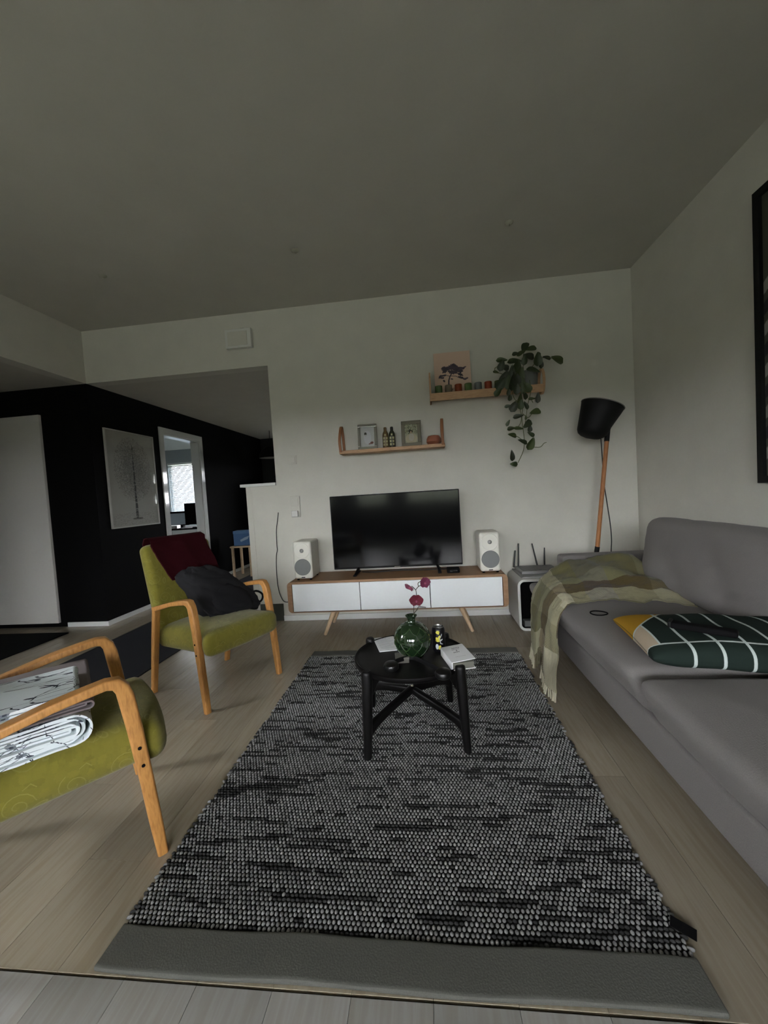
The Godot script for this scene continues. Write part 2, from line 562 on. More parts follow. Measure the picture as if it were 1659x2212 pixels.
func shell() -> void:
	var b := MB.new()
	b.box(Vector3(-1.40, 0, WF - 0.12), Vector3(WR, TOP, WF))
	b.box(Vector3(-1.70, 0, WF - 0.12), Vector3(-1.40, 1.30, WF))
	b.box(Vector3(WL, LOW, WF - 0.12), Vector3(-1.40, TOP, WF))
	struct("wall_front", b, M.wall_paint)
	simple("wall_right", Vector3(WR, 0, WF - 0.12), Vector3(WR + 0.12, TOP, WB + 0.15), M.wall_paint)
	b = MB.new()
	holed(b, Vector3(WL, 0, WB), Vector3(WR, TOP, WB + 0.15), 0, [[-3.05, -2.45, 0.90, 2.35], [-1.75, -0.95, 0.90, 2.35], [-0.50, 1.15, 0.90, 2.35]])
	struct("wall_back", b, M.dark_wall)  # unseen wall, likely pale; dark colour added to cut bounce onto the near ceiling
	window("window_1", -3.05, -2.45, 0.90, 2.35, WB + 0.08, [], [])
	window("window_2", -1.75, -0.95, 0.90, 2.35, WB + 0.08, [], [])
	window("window_3", -0.50, 1.15, 0.90, 2.35, WB + 0.08, [0.33], [])
	b = MB.new()
	b.box(Vector3(WL - 0.12, LOW, WF - 0.12), Vector3(WL, TOP, -1.4))
	holed(b, Vector3(WL - 0.12, 0, -1.4), Vector3(WL, TOP, WB + 0.15), 2, [[-1.10, -0.55, 1.30, 2.20]])
	struct("wall_left", b, M.wall_paint)
	side_window("window_6", WL - 0.06, -1.10, -0.55, 1.30, 2.20)
	simple("wall_entry_side", Vector3(-5.72, 0, WF - 0.12), Vector3(-5.6, LOW, -1.28), M.wall_paint)
	simple("wall_entry_back", Vector3(-5.6, 0, -1.4), Vector3(WL - 0.12, LOW, -1.28), M.wall_paint)
	simple("ceiling", Vector3(WL - 0.12, TOP, WF - 0.12), Vector3(WR + 0.12, TOP + 0.12, WB + 0.15), M.ceiling_paint)
	simple("ceiling_entry", Vector3(-5.72, LOW, WF - 0.12), Vector3(WL - 0.12, LOW + 0.12, -1.28), M.ceiling_paint)
	simple("ceiling_kitchen", Vector3(WL - 0.12, LOW, -7.87), Vector3(WR + 0.12, LOW + 0.12, WF - 0.12), M.ceiling_paint)
	simple("wall_black_entry", Vector3(-5.6, 0, WF - 0.12), Vector3(WL, LOW, WF), M.black_paint)
	b = MB.new()
	holed(b, Vector3(WL - 0.12, 0, -7.87), Vector3(WL, LOW, WF - 0.12), 2, [[-5.52, -4.72, 0.0, 2.09]])
	struct("wall_black_hall", b, M.black_paint)
	# half wall: cap, end board, dark plinth
	b = MB.new()
	b.rbox(Vector3(-1.575, 1.3135, WF - 0.06), Vector3(0.35, 0.027, 0.17), 0.004)
	struct("trim_1", b, M.white_trim)
	simple("trim_2", Vector3(-1.703, 0, WF - 0.123), Vector3(-1.648, 1.30, WF + 0.003), M.wall_paint)
	simple("trim_3", Vector3(-1.645, 0, WF), Vector3(-1.415, 0.165, WF + 0.006), mat("dark_plinth", rgb(48, 52, 40), 0.7))
	simple("baseboard_front", Vector3(-1.413, 0, WF), Vector3(WR, 0.05, WF + 0.014), M.white_trim)
	simple("baseboard_right", Vector3(WR - 0.014, 0, WF + 0.014), Vector3(WR, 0.05, WB), M.white_trim)
	b = MB.new()
	b.box(Vector3(-3.70, 0, WF), Vector3(WL + 0.014, 0.045, WF + 0.014))
	struct("baseboard_entry", b, M.white_trim)
	b = MB.new()
	b.box(Vector3(WL, 0, -4.65), Vector3(WL + 0.014, 0.045, WF))
	b.box(Vector3(WL, 0, -7.75), Vector3(WL + 0.014, 0.045, -5.59))
	struct("baseboard_hall", b, M.white_trim)
	# white door in the entry
	b = MB.new()
	b.rbox(Vector3(-4.24, 1.10, WF + 0.015), Vector3(0.91, 2.11, 0.03), 0.004)
	var d := struct("door_1", b, M.door_white)
	b = MB.new()
	b.tube([Vector3(-4.63, 1.02, WF + 0.03), Vector3(-4.63, 1.02, WF + 0.075), Vector3(-4.52, 1.02, WF + 0.08)], 0.009, 8)
	obj("handle", b, M.steel, d)
	# added eaves, out of view, keeping the high sky off the near floor
	b = MB.new()
	b.box(Vector3(-5.0, 2.55, WB + 0.15), Vector3(WR + 0.6, 2.67, WB + 2.5))
	b.box(Vector3(-4.2, 2.55, -1.28), Vector3(WL - 0.12, 2.67, WB + 0.15))
	struct("added_eaves", b, M.white_trim)
	# outside: lawn, and unseen trees added far off to hide the lowest sky from the room
	for h in [[Vector3(-38, -0.3, 29.0), Vector3(38, 3.4, 32.0)], [Vector3(-33, -0.3, -30), Vector3(-30, 3.6, 28)]]:
		b = MB.new()
		b.rbox((h[0] + h[1]) / 2, h[1] - h[0], 0.3, Basis(), 30, func(p): return p + Vector3(0.12 * sin(p.z * 3.1 + p.y * 2.0), 0.10 * sin(p.x * 2.7 + p.z * 1.9), 0.12 * sin(p.x * 3.7 + p.y * 2.3)))
		b.smooth()
		tag(obj("added_trees", b, mat("added_tree_green", rgb(54, 58, 44), 1.0)), "added unseen row of dark green trees far beyond the " + ("wide garden windows" if h[1].x > 0.0 else "narrow side window"), "trees", "added trees beyond the garden")
	simple("ground_outside", Vector3(-40, -0.5, -40), Vector3(40, -0.3, 40), mat("lawn", rgb(52, 54, 44), 1.0))

func planks(floor_: Node3D, x0: float, x1: float, z0: float, z1: float, tones: Array) -> void:
	var w := 0.189; var l := 1.286
	var unit := BoxMesh.new()
	var x := x0
	var col := 0
	while x < x1 - 0.01:
		var xe := minf(x + w, x1)
		var z := z0 - l * fmod(0.37 * col, 1.0)
		while z < z1 - 0.01:
			var a := maxf(z, z0); var e := minf(z + l, z1)
			if e - a > 0.02:
				var p := put("plank", unit, tones[rng.randi() % tones.size()], floor_)
				p.position = Vector3((x + xe) / 2, -0.004, (a + e) / 2)
				p.scale = Vector3(xe - x - 0.0012, 0.008, e - a - 0.0012)
			z += l
		x = xe
		col += 1

func floors() -> void:
	var g := noise_tex(31, 0.025, 512, 5, [[0.0, 0.35, 0.5, 0.65, 1.0], [Color(0.92, 0.90, 0.87), Color(0.965, 0.955, 0.94), Color(1, 1, 1), Color(0.975, 0.965, 0.955), Color(0.94, 0.93, 0.915)]])
	var warm := []; var light := []
	for i in 6:
		var k := 1.0 + 0.05 * (i - 2.5) / 2.5
		var m := mat("plank_warm_%d" % i, Color(0.63 * k, 0.592 * k, 0.522 * k), 0.25)
		grained(m, g, Vector3(2.2, 2.2, 0.16), null, 0.0, true)
		m.uv1_offset = Vector3(0.17 * i, 0, 0.31 * i)
		warm.append(m)
		m = mat("plank_light_%d" % i, Color(0.62 * k, 0.615 * k, 0.60 * k), 0.4)
		grained(m, g, Vector3(2.2, 2.2, 0.16), null, 0.0, true)
		m.uv1_offset = Vector3(0.23 * i, 0, 0.11 * i)
		light.append(m)
	var line := -0.844
	var f := simple("floor", Vector3(WL, -0.15, WF), Vector3(WR, -0.008, WB), M.joint)
	planks(f, WL, WR, WF, line - 0.003, warm)
	planks(f, WL, WR, line + 0.003, WB, light)
	f = simple("floor_entry", Vector3(-5.6, -0.15, WF), Vector3(WL, -0.008, -1.4), M.joint)
	planks(f, -5.6, WL, WF, -1.4, warm)
	f = simple("floor_kitchen", Vector3(WL, -0.15, -7.75), Vector3(WR, -0.008, WF), M.joint)
	planks(f, WL, -1.2, -7.75, WF, warm)
	var q := MB.new()
	q.box(Vector3(-1.2, -0.008, -7.75), Vector3(WR, 0, WF - 0.12))
	obj("kitchen_covering", q, warm[2], f)
	# dark runner along the hall and a black door mat
	var r := thing("hall_runner", "long dark grey runner rug with a black edge behind the armchairs", "rug", Vector3(-2.44, 0, -3.9))
	q = MB.new()
	q.rbox(Vector3(0, 0.004, 0), Vector3(0.77, 0.008, 4.76), 0.003)
	obj("field", q, M.runner_cloth, r)
	for s in [-1, 1]:
		q = MB.new()
		q.rbox(Vector3(s * 0.397, 0.0045, 0), Vector3(0.024, 0.009, 4.8), 0.003)
		obj("binding", q, M.runner_edge, r)
		q = MB.new()
		q.rbox(Vector3(0, 0.0045, s * 2.39), Vector3(0.77, 0.009, 0.024), 0.003)
		obj("binding", q, M.runner_edge, r)
	q = MB.new()
	q.rbox(Vector3(-4.02, 0.006, -3.06), Vector3(1.05, 0.012, 0.72), 0.005)
	tag(obj("door_mat", q, M.black_soft), "black door mat on the floor in front of the white door", "mat")

# ------------------------------------------------------------------ rooms beyond
func far_rooms() -> void:
	# kitchen shell
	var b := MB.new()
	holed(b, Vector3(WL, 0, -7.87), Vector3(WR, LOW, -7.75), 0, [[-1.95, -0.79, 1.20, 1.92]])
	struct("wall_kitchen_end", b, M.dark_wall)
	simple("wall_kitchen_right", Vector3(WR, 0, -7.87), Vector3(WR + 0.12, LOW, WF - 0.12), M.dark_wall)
	window("window_4", -1.95, -0.79, 1.20, 1.92, -7.81, [], [[1.45, 1.68]])
	# office shell
	b = MB.new()
	holed(b, Vector3(-6.72, 0, -8.42), Vector3(WL - 0.12, LOW, -8.3), 0, [[-5.66, -4.15, 0.78, 2.13]])
	struct("wall_office_end", b, M.office_wall)
	simple("wall_office_left", Vector3(-6.72, 0, -8.3), Vector3(-6.6, LOW, WF - 0.12), M.office_wall)
	simple("wall_office_near", Vector3(-6.6, 0, WF - 0.24), Vector3(WL - 0.12, LOW, WF - 0.12), M.office_wall)
	simple("floor_office", Vector3(-6.6, -0.15, -8.3), Vector3(WL, 0, WF - 0.12), M.plank_warm_2)
	simple("ceiling_office", Vector3(-6.72, LOW, -8.42), Vector3(WL - 0.12, LOW + 0.12, WF - 0.12), M.office_wall)
	window("window_5", -5.66, -4.15, 0.78, 2.13, -8.36, [], [])
	# doorway lining and casing
	b = MB.new()
	for z in [-5.52, -4.735]:
		b.box(Vector3(WL - 0.12, 0, z), Vector3(WL, 2.075, z + 0.015))
	b.box(Vector3(WL - 0.12, 2.075, -5.52), Vector3(WL, 2.09, -4.72))
	b.box(Vector3(WL, 0, -5.595), Vector3(WL + 0.016, 2.165, -5.52))
	b.box(Vector3(WL, 0, -4.72), Vector3(WL + 0.016, 2.165, -4.645))
	b.box(Vector3(WL, 2.09, -5.52), Vector3(WL + 0.016, 2.165, -4.72))
	struct("trim_4", b, mat("gloss_trim", rgb(214, 216, 214), 0.10))
	# blind in the office window
	var bl := thing("window_blind", "white slatted blind glowing in the office window", "blind", Vector3(-4.905, 0.80, -8.27))
	var sm := mat("blind_slat", rgb(176, 184, 188), 0.5)
	sm.backlight_enabled = true; sm.backlight = Color(0.05, 0.05, 0.05)
	var slat := MB.new()
	slat.rbox(Vector3.ZERO, Vector3(1.46, 0.0016, 0.029), 0.0006, Basis(Vector3.RIGHT, deg_to_rad(70)), 1, null, 1)
	var sl := slat.commit()
	for i in 44:
		put("slat", sl, sm, bl).position = Vector3(0, 0.02 + i * 0.0288, 0)
	var rb := MB.new()
	rb.rbox(Vector3(0, 1.305, 0), Vector3(1.48, 0.04, 0.04), 0.004)
	obj("head_rail", rb, M.white_trim, bl)
	# desk with screens, a lamp and papers
	var dk := thing("office_desk", "dark desk under the office window with the blind", "desk", Vector3(-4.75, 0, -7.55))
	b = MB.new()
	b.rbox(Vector3(0, 0.72, 0), Vector3(1.5, 0.03, 0.75), 0.004)
	obj("desk_top", b, M.black_soft, dk)
	for sx in [-1, 1]:
		for sz in [-1, 1]:
			b = MB.new()
			b.rbox(Vector3(sx * 0.70, 0.352, sz * 0.33), Vector3(0.05, 0.704, 0.05), 0.006)
			obj("leg", b, M.black_soft, dk)
	var mo := thing("desk_monitor", "large black computer screen on the office desk", "monitor", Vector3(-4.42, 0.735, -7.32))
	b = MB.new()
	b.rbox(Vector3(0.02, 0.27, 0), Vector3(0.64, 0.42, 0.035), 0.008)
	obj("panel", b, M.black_soft, mo)
	b = MB.new()
	b.rbox(Vector3(0.02, 0.008, 0), Vector3(0.26, 0.016, 0.2), 0.006)
	b.rbox(Vector3(0.02, 0.08, -0.03), Vector3(0.06, 0.15, 0.03), 0.006)
	obj("stand", b, M.black_soft, mo)
	var mo2 := thing("small_monitor", "small dark framed screen beside the large computer screen", "monitor", Vector3(-5.02, 0.735, -7.55), 0.25)
	b = MB.new()
	for r in [[-0.2, 0.2, 0.29, 0.33], [-0.2, -0.16, 0.06, 0.29], [0.16, 0.2, 0.06, 0.29], [-0.2, 0.2, 0.04, 0.06]]:
		b.box(Vector3(r[0], r[2], -0.01), Vector3(r[1], r[3], 0.01))
	obj("frame", b, M.black_soft, mo2)
	b = MB.new()
	b.box(Vector3(-0.16, 0.06, -0.006), Vector3(0.16, 0.29, 0.004))
	obj("panel", b, mat("pale_screen", rgb(170, 182, 190), 0.3), mo2)
	b = MB.new()
	b.rbox(Vector3(0, 0.02, 0), Vector3(0.2, 0.04, 0.12), 0.006)
	obj("stand", b, M.black_soft, mo2)
	var dl := thing("desk_lamp", "grey desk lamp with a bent arm on the office desk", "lamp", Vector3(-5.28, 0.735, -7.35))
	b = MB.new()
	b.lathe([Vector2(0, 0), Vector2(0.08, 0), Vector2(0.08, 0.015), Vector2(0.0, 0.022)], 20)
	obj("base", b, M.pot_grey, dl)
	b = MB.new()
	b.tube([Vector3(0, 0.015, 0), Vector3(0.03, 0.12, 0), Vector3(-0.07, 0.3, 0), Vector3(-0.05, 0.36, 0.02)], 0.008, 8)
	obj("arm", b, M.black_soft, dl)
	b = MB.new()
	b.lathe([Vector2(0.012, 0.42), Vector2(0.03, 0.40), Vector2(0.07, 0.33), Vector2(0.066, 0.33), Vector2(0.028, 0.395), Vector2(0, 0.40)], 20, Transform3D(Basis(), Vector3(-0.05, 0, 0.02)))
	obj("shade", b, M.black_soft, dl)
	b = MB.new()
	b.rbox(Vector3(0, 0.03, 0), Vector3(0.30, 0.06, 0.22), 0.004)
	var pp := obj("paper_stack", b, M.paper)
	pp.position = Vector3(-5.02, 0.7355, -7.28); pp.rotation.y = 0.3
	tag(pp, "white stack of papers on the office desk", "papers")
	# framed poster of a bare tree beside the office doorway
	var po := thing("tree_poster", "framed pale poster of a bare winter tree on the black wall", "poster", Vector3(WL, 1.49, -4.145))
	b = MB.new()
	for r in [[-0.3675, -0.3555, -0.525, 0.525], [0.3555, 0.3675, -0.525, 0.525], [-0.3555, 0.3555, 0.513, 0.525], [-0.3555, 0.3555, -0.525, -0.513]]:
		b.box(Vector3(0, r[2], r[0]), Vector3(0.02, r[3], r[1]))
	obj("frame", b, mat("poster_frame", rgb(176, 174, 166), 0.5), po)
	b = MB.new()
	b.tri(Vector3(0.006, -0.513, 0.3555), Vector3(0.006, -0.513, -0.3555), Vector3(0.006, 0.513, -0.3555), Vector3.RIGHT, Vector3.RIGHT, Vector3.RIGHT, Vector2(0, 1), Vector2(1, 1), Vector2(1, 0))
	b.tri(Vector3(0.006, -0.513, 0.3555), Vector3(0.006, 0.513, -0.3555), Vector3(0.006, 0.513, 0.3555), Vector3.RIGHT, Vector3.RIGHT, Vector3.RIGHT, Vector2(0, 1), Vector2(1, 0), Vector2(0, 0))
	var pm := mat("tree_print", Color(1, 1, 1), 0.8)
	pm.albedo_texture = tex(tree_print())
	obj("print", b, pm, po)
	b = MB.new()
	b.quad(Vector3(0.014, -0.513, 0.3555), Vector3(0.014, -0.513, -0.3555), Vector3(0.014, 0.513, -0.3555), Vector3(0.014, 0.513, 0.3555), Vector3.RIGHT)
	obj("glass", b, M.glass_pane, po)
	# stool with a blue box, dark chair, pendant lamp, dark cupboard deep in the hall
	var st := thing("small_stool", "small pale wooden stool against the black hall wall", "stool", Vector3(-2.90, 0, -6.0))
	b = MB.new()
	b.rbox(Vector3(0, 0.475, 0), Vector3(0.34, 0.025, 0.34), 0.006)
	obj("seat", b, M.pale_oak, st)
	for sx in [-1, 1]:
		for sz in [-1, 1]:
			b = MB.new()
			b.rbox(Vector3(sx * 0.14, 0.231, sz * 0.14), Vector3(0.035, 0.4625, 0.035), 0.006)
			obj("leg", b, M.pale_oak, st)
	var bx := thing("blue_box", "blue cardboard box standing on the small hall stool", "box", Vector3(-2.90, 0.4885, -6.0), 0.15)
	b = MB.new()
	b.rbox(Vector3(0, 0.115, 0), Vector3(0.28, 0.23, 0.2), 0.004)
	obj("body", b, mat("blue_card", rgb(58, 96, 138), 0.6), bx)
	b = MB.new()
	b.rbox(Vector3(0, 0.21, 0), Vector3(0.286, 0.045, 0.206), 0.004)
	obj("lid", b, mat("blue_lid", rgb(74, 110, 150), 0.6), bx)
	b = MB.new()
	b.prism(PackedVector2Array([Vector2(-0.05, 0.06), Vector2(0.06, 0.10), Vector2(0.09, 0.15), Vector2(0.02, 0.13), Vector2(-0.06, 0.09)]), 0.001, Transform3D(Basis(), Vector3(0.02, 0, 0.1005)))
	obj("printed_mark", b, mat("pale_print", rgb(140, 160, 178), 0.7), bx)
	var ch := thing("hall_chair", "black high-backed chair standing in the dim hall", "chair", Vector3(-2.92, 0, -6.75), 0.2)
	b = MB.new()
	b.rbox(Vector3(0, 0.46, 0), Vector3(0.42, 0.08, 0.42), 0.03)
	obj("seat", b, M.black_soft, ch)
	b = MB.new()
	b.rbox(Vector3(0, 0.80, -0.2), Vector3(0.40, 0.72, 0.06), 0.028, Basis(), 4, func(p): return Vector3(p.x * (1.0 - 0.25 * maxf(0.0, p.y)), p.y, p.z - 0.12 * p.y))
	b.smooth()
	obj("backrest", b, M.black_soft, ch)
	for sx in [-1, 1]:
		for sz in [-1, 1]:
			b = MB.new()
			b.tube([Vector3(sx * 0.17, 0.43, sz * 0.17), Vector3(sx * 0.19, 0, sz * 0.19)], [0.016, 0.011], 8)
			obj("leg", b, M.black_soft, ch)
	var pl := thing("pendant_lamp", "dark dome pendant lamp hanging in the dim hall", "lamp", Vector3(-2.72, 1.93, -6.9))
	b = MB.new()
	b.lathe([Vector2(0.012, 0.235), Vector2(0.03, 0.23), Vector2(0.08, 0.21), Vector2(0.15, 0.15), Vector2(0.195, 0.07), Vector2(0.21, 0.0), Vector2(0.205, 0.0), Vector2(0.19, 0.07), Vector2(0.145, 0.145), Vector2(0.07, 0.20), Vector2(0.0, 0.222)], 32)
	obj("shade", b, M.black_matte, pl)
	b = MB.new()
	b.lathe([Vector2(0.0, 0.012), Vector2(0.204, 0.012), Vector2(0.204, 0.006), Vector2(0, 0.006)], 32)
	obj("diffuser", b, mat("opal", rgb(190, 190, 184), 0.7), pl)
	b = MB.new()
	b.tube([Vector3(0, 0.23, 0), Vector3(0, LOW - 1.93, 0)], 0.005, 6)
	obj("cord", b, M.cable, pl)
	var cb := thing("tall_cupboard", "tall dark cupboard at the end of the hall", "cupboard", Vector3(-2.45, 0, -7.52))
	b = MB.new()
	b.rbox(Vector3(0, 0.82, 0), Vector3(0.8, 1.64, 0.42), 0.006)
	obj("body", b, M.black_soft, cb)
	for sx in [-1, 1]:
		b = MB.new()
		b.rbox(Vector3(sx * 0.197, 0.86, 0.216), Vector3(0.386, 1.5, 0.018), 0.004)
		var dr := obj("door", b, M.black_matte, cb)
		b = MB.new()
		b.tube([Vector3(sx * 0.03, 0.84, 0.236), Vector3(sx * 0.03, 0.96, 0.236)], 0.006, 8)
		obj("handle", b, M.steel, dr)

func tree_print() -> Image:
	var im := Image.create(352, 512, false, Image.FORMAT_RGB8)
	im.fill(rgb(168, 166, 156))
	var r := RandomNumberGenerator.new()
	r.seed = 5
	for i in 7600:      # a haze of twigs in the shape of the crown
		var p := Vector2(r.randfn(0.0, 0.46), r.randfn(0.0, 0.46))
		if p.length() > 0.95:
			continue
		var q := Vector2(182 + p.x * 150, 200 + p.y * 190)
		var k := r.randf_range(0.28, 0.54)
		var a := r.randf() * TAU
		stroke(im, [q, q + Vector2(cos(a), sin(a)) * r.randf_range(2, 7)], 0.7, Color(k, k * 0.98, k * 0.92))
	var y := 60.0
	while y < 470.0:     # birch trunk
		var w := lerpf(3.0, 20.0, (y - 60.0) / 410.0)
		var k := 0.14 if r.randf() < 0.7 else 0.5
		blob(im, Vector2(184 + r.randfn(0, 1.0), y), Vector2(w * 0.5, 5), Color(k, k, k * 0.95))
		y += 4.0
	blob(im, Vector2(186, 474), Vector2(40, 5), Color(0.3, 0.29, 0.26))
	for i in 500:
		var q := Vector2(r.randf_range(10, 340), r.randf_range(440, 505))
		blob(im, q, Vector2(r.randf_range(1, 5), 1.0), Color(0.56, 0.55, 0.51))
	return im

# ------------------------------------------------------------------ rug
func rug() -> void:
	var x0 := -0.895; var x1 := 0.575
	var r := thing("woven_rug", "large black and grey flatwoven rug under the round table", "rug", Vector3(-0.16, 0, -1.85))
	var back := MB.new()
	back.rbox(Vector3(0, 0.004, 0), Vector3(x1 - x0 - 0.01, 0.008, 1.80), 0.003)
	var bm := mat("rug_warp", rgb(34, 34, 33), 1.0, 0.0, 0.2)
	obj("backing", back, bm, r)
	var hm := mat("rug_hem", rgb(104, 104, 98), 1.0, 0.0, 0.2)
	grained(hm, noise_tex(41, 0.2, 256, 3, [[0.0, 1.0], [Color(0.84, 0.84, 0.84), Color(1, 1, 1)]]), Vector3(5, 5, 5), T.cloth, 0.05)
	for z in [[0.895, 1.0005], [-0.985, -0.895]]:
		var h := MB.new()
		h.rbox(Vector3(0, 0.0075, (z[0] + z[1]) / 2), Vector3(x1 - x0, 0.015, z[1] - z[0]), 0.006, Basis(), 24, func(p): return p + Vector3(0, 0.0015 * sin(p.x * 21.0) * (1.0 if p.y > 0.0 else 0.0), 0.003 * sin(p.x * 9.0)))
		h.smooth()
		obj("hem", h, hm, r)
	# knots of the weave: light and dark weft in broken streaks
	var k := MB.new()
	k.lathe([Vector2(1.0, -0.3), Vector2(0.95, 0.2), Vector2(0.66, 0.75), Vector2(0.0, 1.0)], 7)
	k.smooth()
	var cols := 110; var rows := 136
	var nz := FastNoiseLite.new()
	nz.seed = 12; nz.frequency = 1.0; nz.noise_type = FastNoiseLite.TYPE_SIMPLEX
	var where: Array[Transform3D] = []
	var tint: Array[Color] = []
	for j in rows:
		var z := -0.893 + 1.786 * (j + 0.5) / rows
		var shift := rng.randf_range(0.0, 500.0)
		for i in cols:
			var x := (x0 - x1) * 0.5 + (x1 - x0) * (i + 0.5 + (0.5 if j % 2 else 0.0)) / (cols + 0.5)
			var s := nz.get_noise_2d(i * 0.034 + shift, j * 0.02)
			var broad := nz.get_noise_2d(i * 0.010 + 300.0, j * 0.11)
			var dark := s + broad * 0.30 > 0.33
			var g := rng.randf_range(0.022, 0.045) if dark else rng.randf_range(0.15, 0.27) * (1.0 - 0.25 * broad)
			var w := 0.0072 if dark else 0.0054
			where.append(Transform3D(Basis(Vector3.UP, rng.randf_range(-0.25, 0.05)).scaled_local(Vector3(w, rng.randf_range(0.0045, 0.0068), 0.0048 if dark else 0.0066)), Vector3(x + rng.randf_range(-0.001, 0.001), 0.007, z + rng.randf_range(-0.0008, 0.0008))))
			tint.append(Color(g, g, g * 0.98))
	for j in rows:              # worn loops standing out at the two long edges
		for sx in [-1, 1]:
			if rng.randf() < 0.6:
				var g := rng.randf_range(0.03, 0.06) if rng.randf() < 0.6 else 0.24
				where.append(Transform3D(Basis(Vector3.UP, rng.randf_range(-0.5, 0.5)).scaled_local(Vector3(rng.randf_range(0.006, 0.013), 0.006, 0.0055)), Vector3(sx * 0.735, 0.005, -0.893 + 1.786 * (j + 0.5) / rows)))
				tint.append(Color(g, g, g))
	var mm := MultiMesh.new()
	mm.transform_format = MultiMesh.TRANSFORM_3D
	mm.use_colors = true
	mm.mesh = k.commit()
	mm.instance_count = where.size()
	for i in where.size():
		mm.set_instance_transform(i, where[i])
		mm.set_instance_color(i, tint[i])
	var mi := MultiMeshInstance3D.new()
	mi.name = "weave"
	mi.multimesh = mm
	var km := mat("rug_yarn", Color(1, 1, 1), 1.0, 0.0, 0.2)
	km.vertex_color_use_as_albedo = true
	mi.material_override = km
	mi.set_meta("kind", "stuff")
	r.add_child(mi)
	var t := MB.new()
	t.rbox(Vector3(0, 0, 0), Vector3(0.055, 0.002, 0.032), 0.0009)
	var tg := obj("leather_tag", t, M.black_soft, r)
	tg.position = Vector3(0.745, 0.010, 0.83); tg.rotation = Vector3(0.0, -0.55, -0.12)
	tg.set_meta("label", "small black leather tag sewn to the rug edge")

# closed frame between two loops of equal length, given depth along z
func ring(mb: MB, outer: Array, inner: Array, z0: float, z1: float) -> void:
	var c := outer.size()
	for i in c:
		var j := (i + 1) % c
		var a: Vector2 = outer[i]; var b: Vector2 = outer[j]; var p: Vector2 = inner[i]; var q: Vector2 = inner[j]
		for e in [[z0, Vector3(0, 0, -1)], [z1, Vector3(0, 0, 1)]]:
			var z: float = e[0]
			mb.quad(Vector3(a.x, a.y, z), Vector3(b.x, b.y, z), Vector3(q.x, q.y, z), Vector3(p.x, p.y, z), e[1])
		if a.distance_to(b) > 1e-6:
			var d := (b - a).normalized()
			var nn := Vector3(d.y, -d.x, 0)
			mb.quad(Vector3(a.x, a.y, z0), Vector3(b.x, b.y, z0), Vector3(b.x, b.y, z1), Vector3(a.x, a.y, z1), nn)
		if p.distance_to(q) > 1e-6:
			var d := (q - p).normalized()
			var nn := Vector3(-d.y, d.x, 0)
			mb.quad(Vector3(p.x, p.y, z0), Vector3(q.x, q.y, z0), Vector3(q.x, q.y, z1), Vector3(p.x, p.y, z1), nn)

func round_loop(x0: float, x1: float, y0: float, y1: float, r: float, seg := 6) -> Array:
	var out := []
	for k in 4:
		var c := Vector2(x1 - r if k == 0 or k == 3 else x0 + r, y1 - r if k < 2 else y0 + r)
		for s in seg + 1:
			var a := PI * 0.5 * k + PI * 0.5 * s / seg
			out.append(c + Vector2(cos(a), sin(a)) * r)
	return out

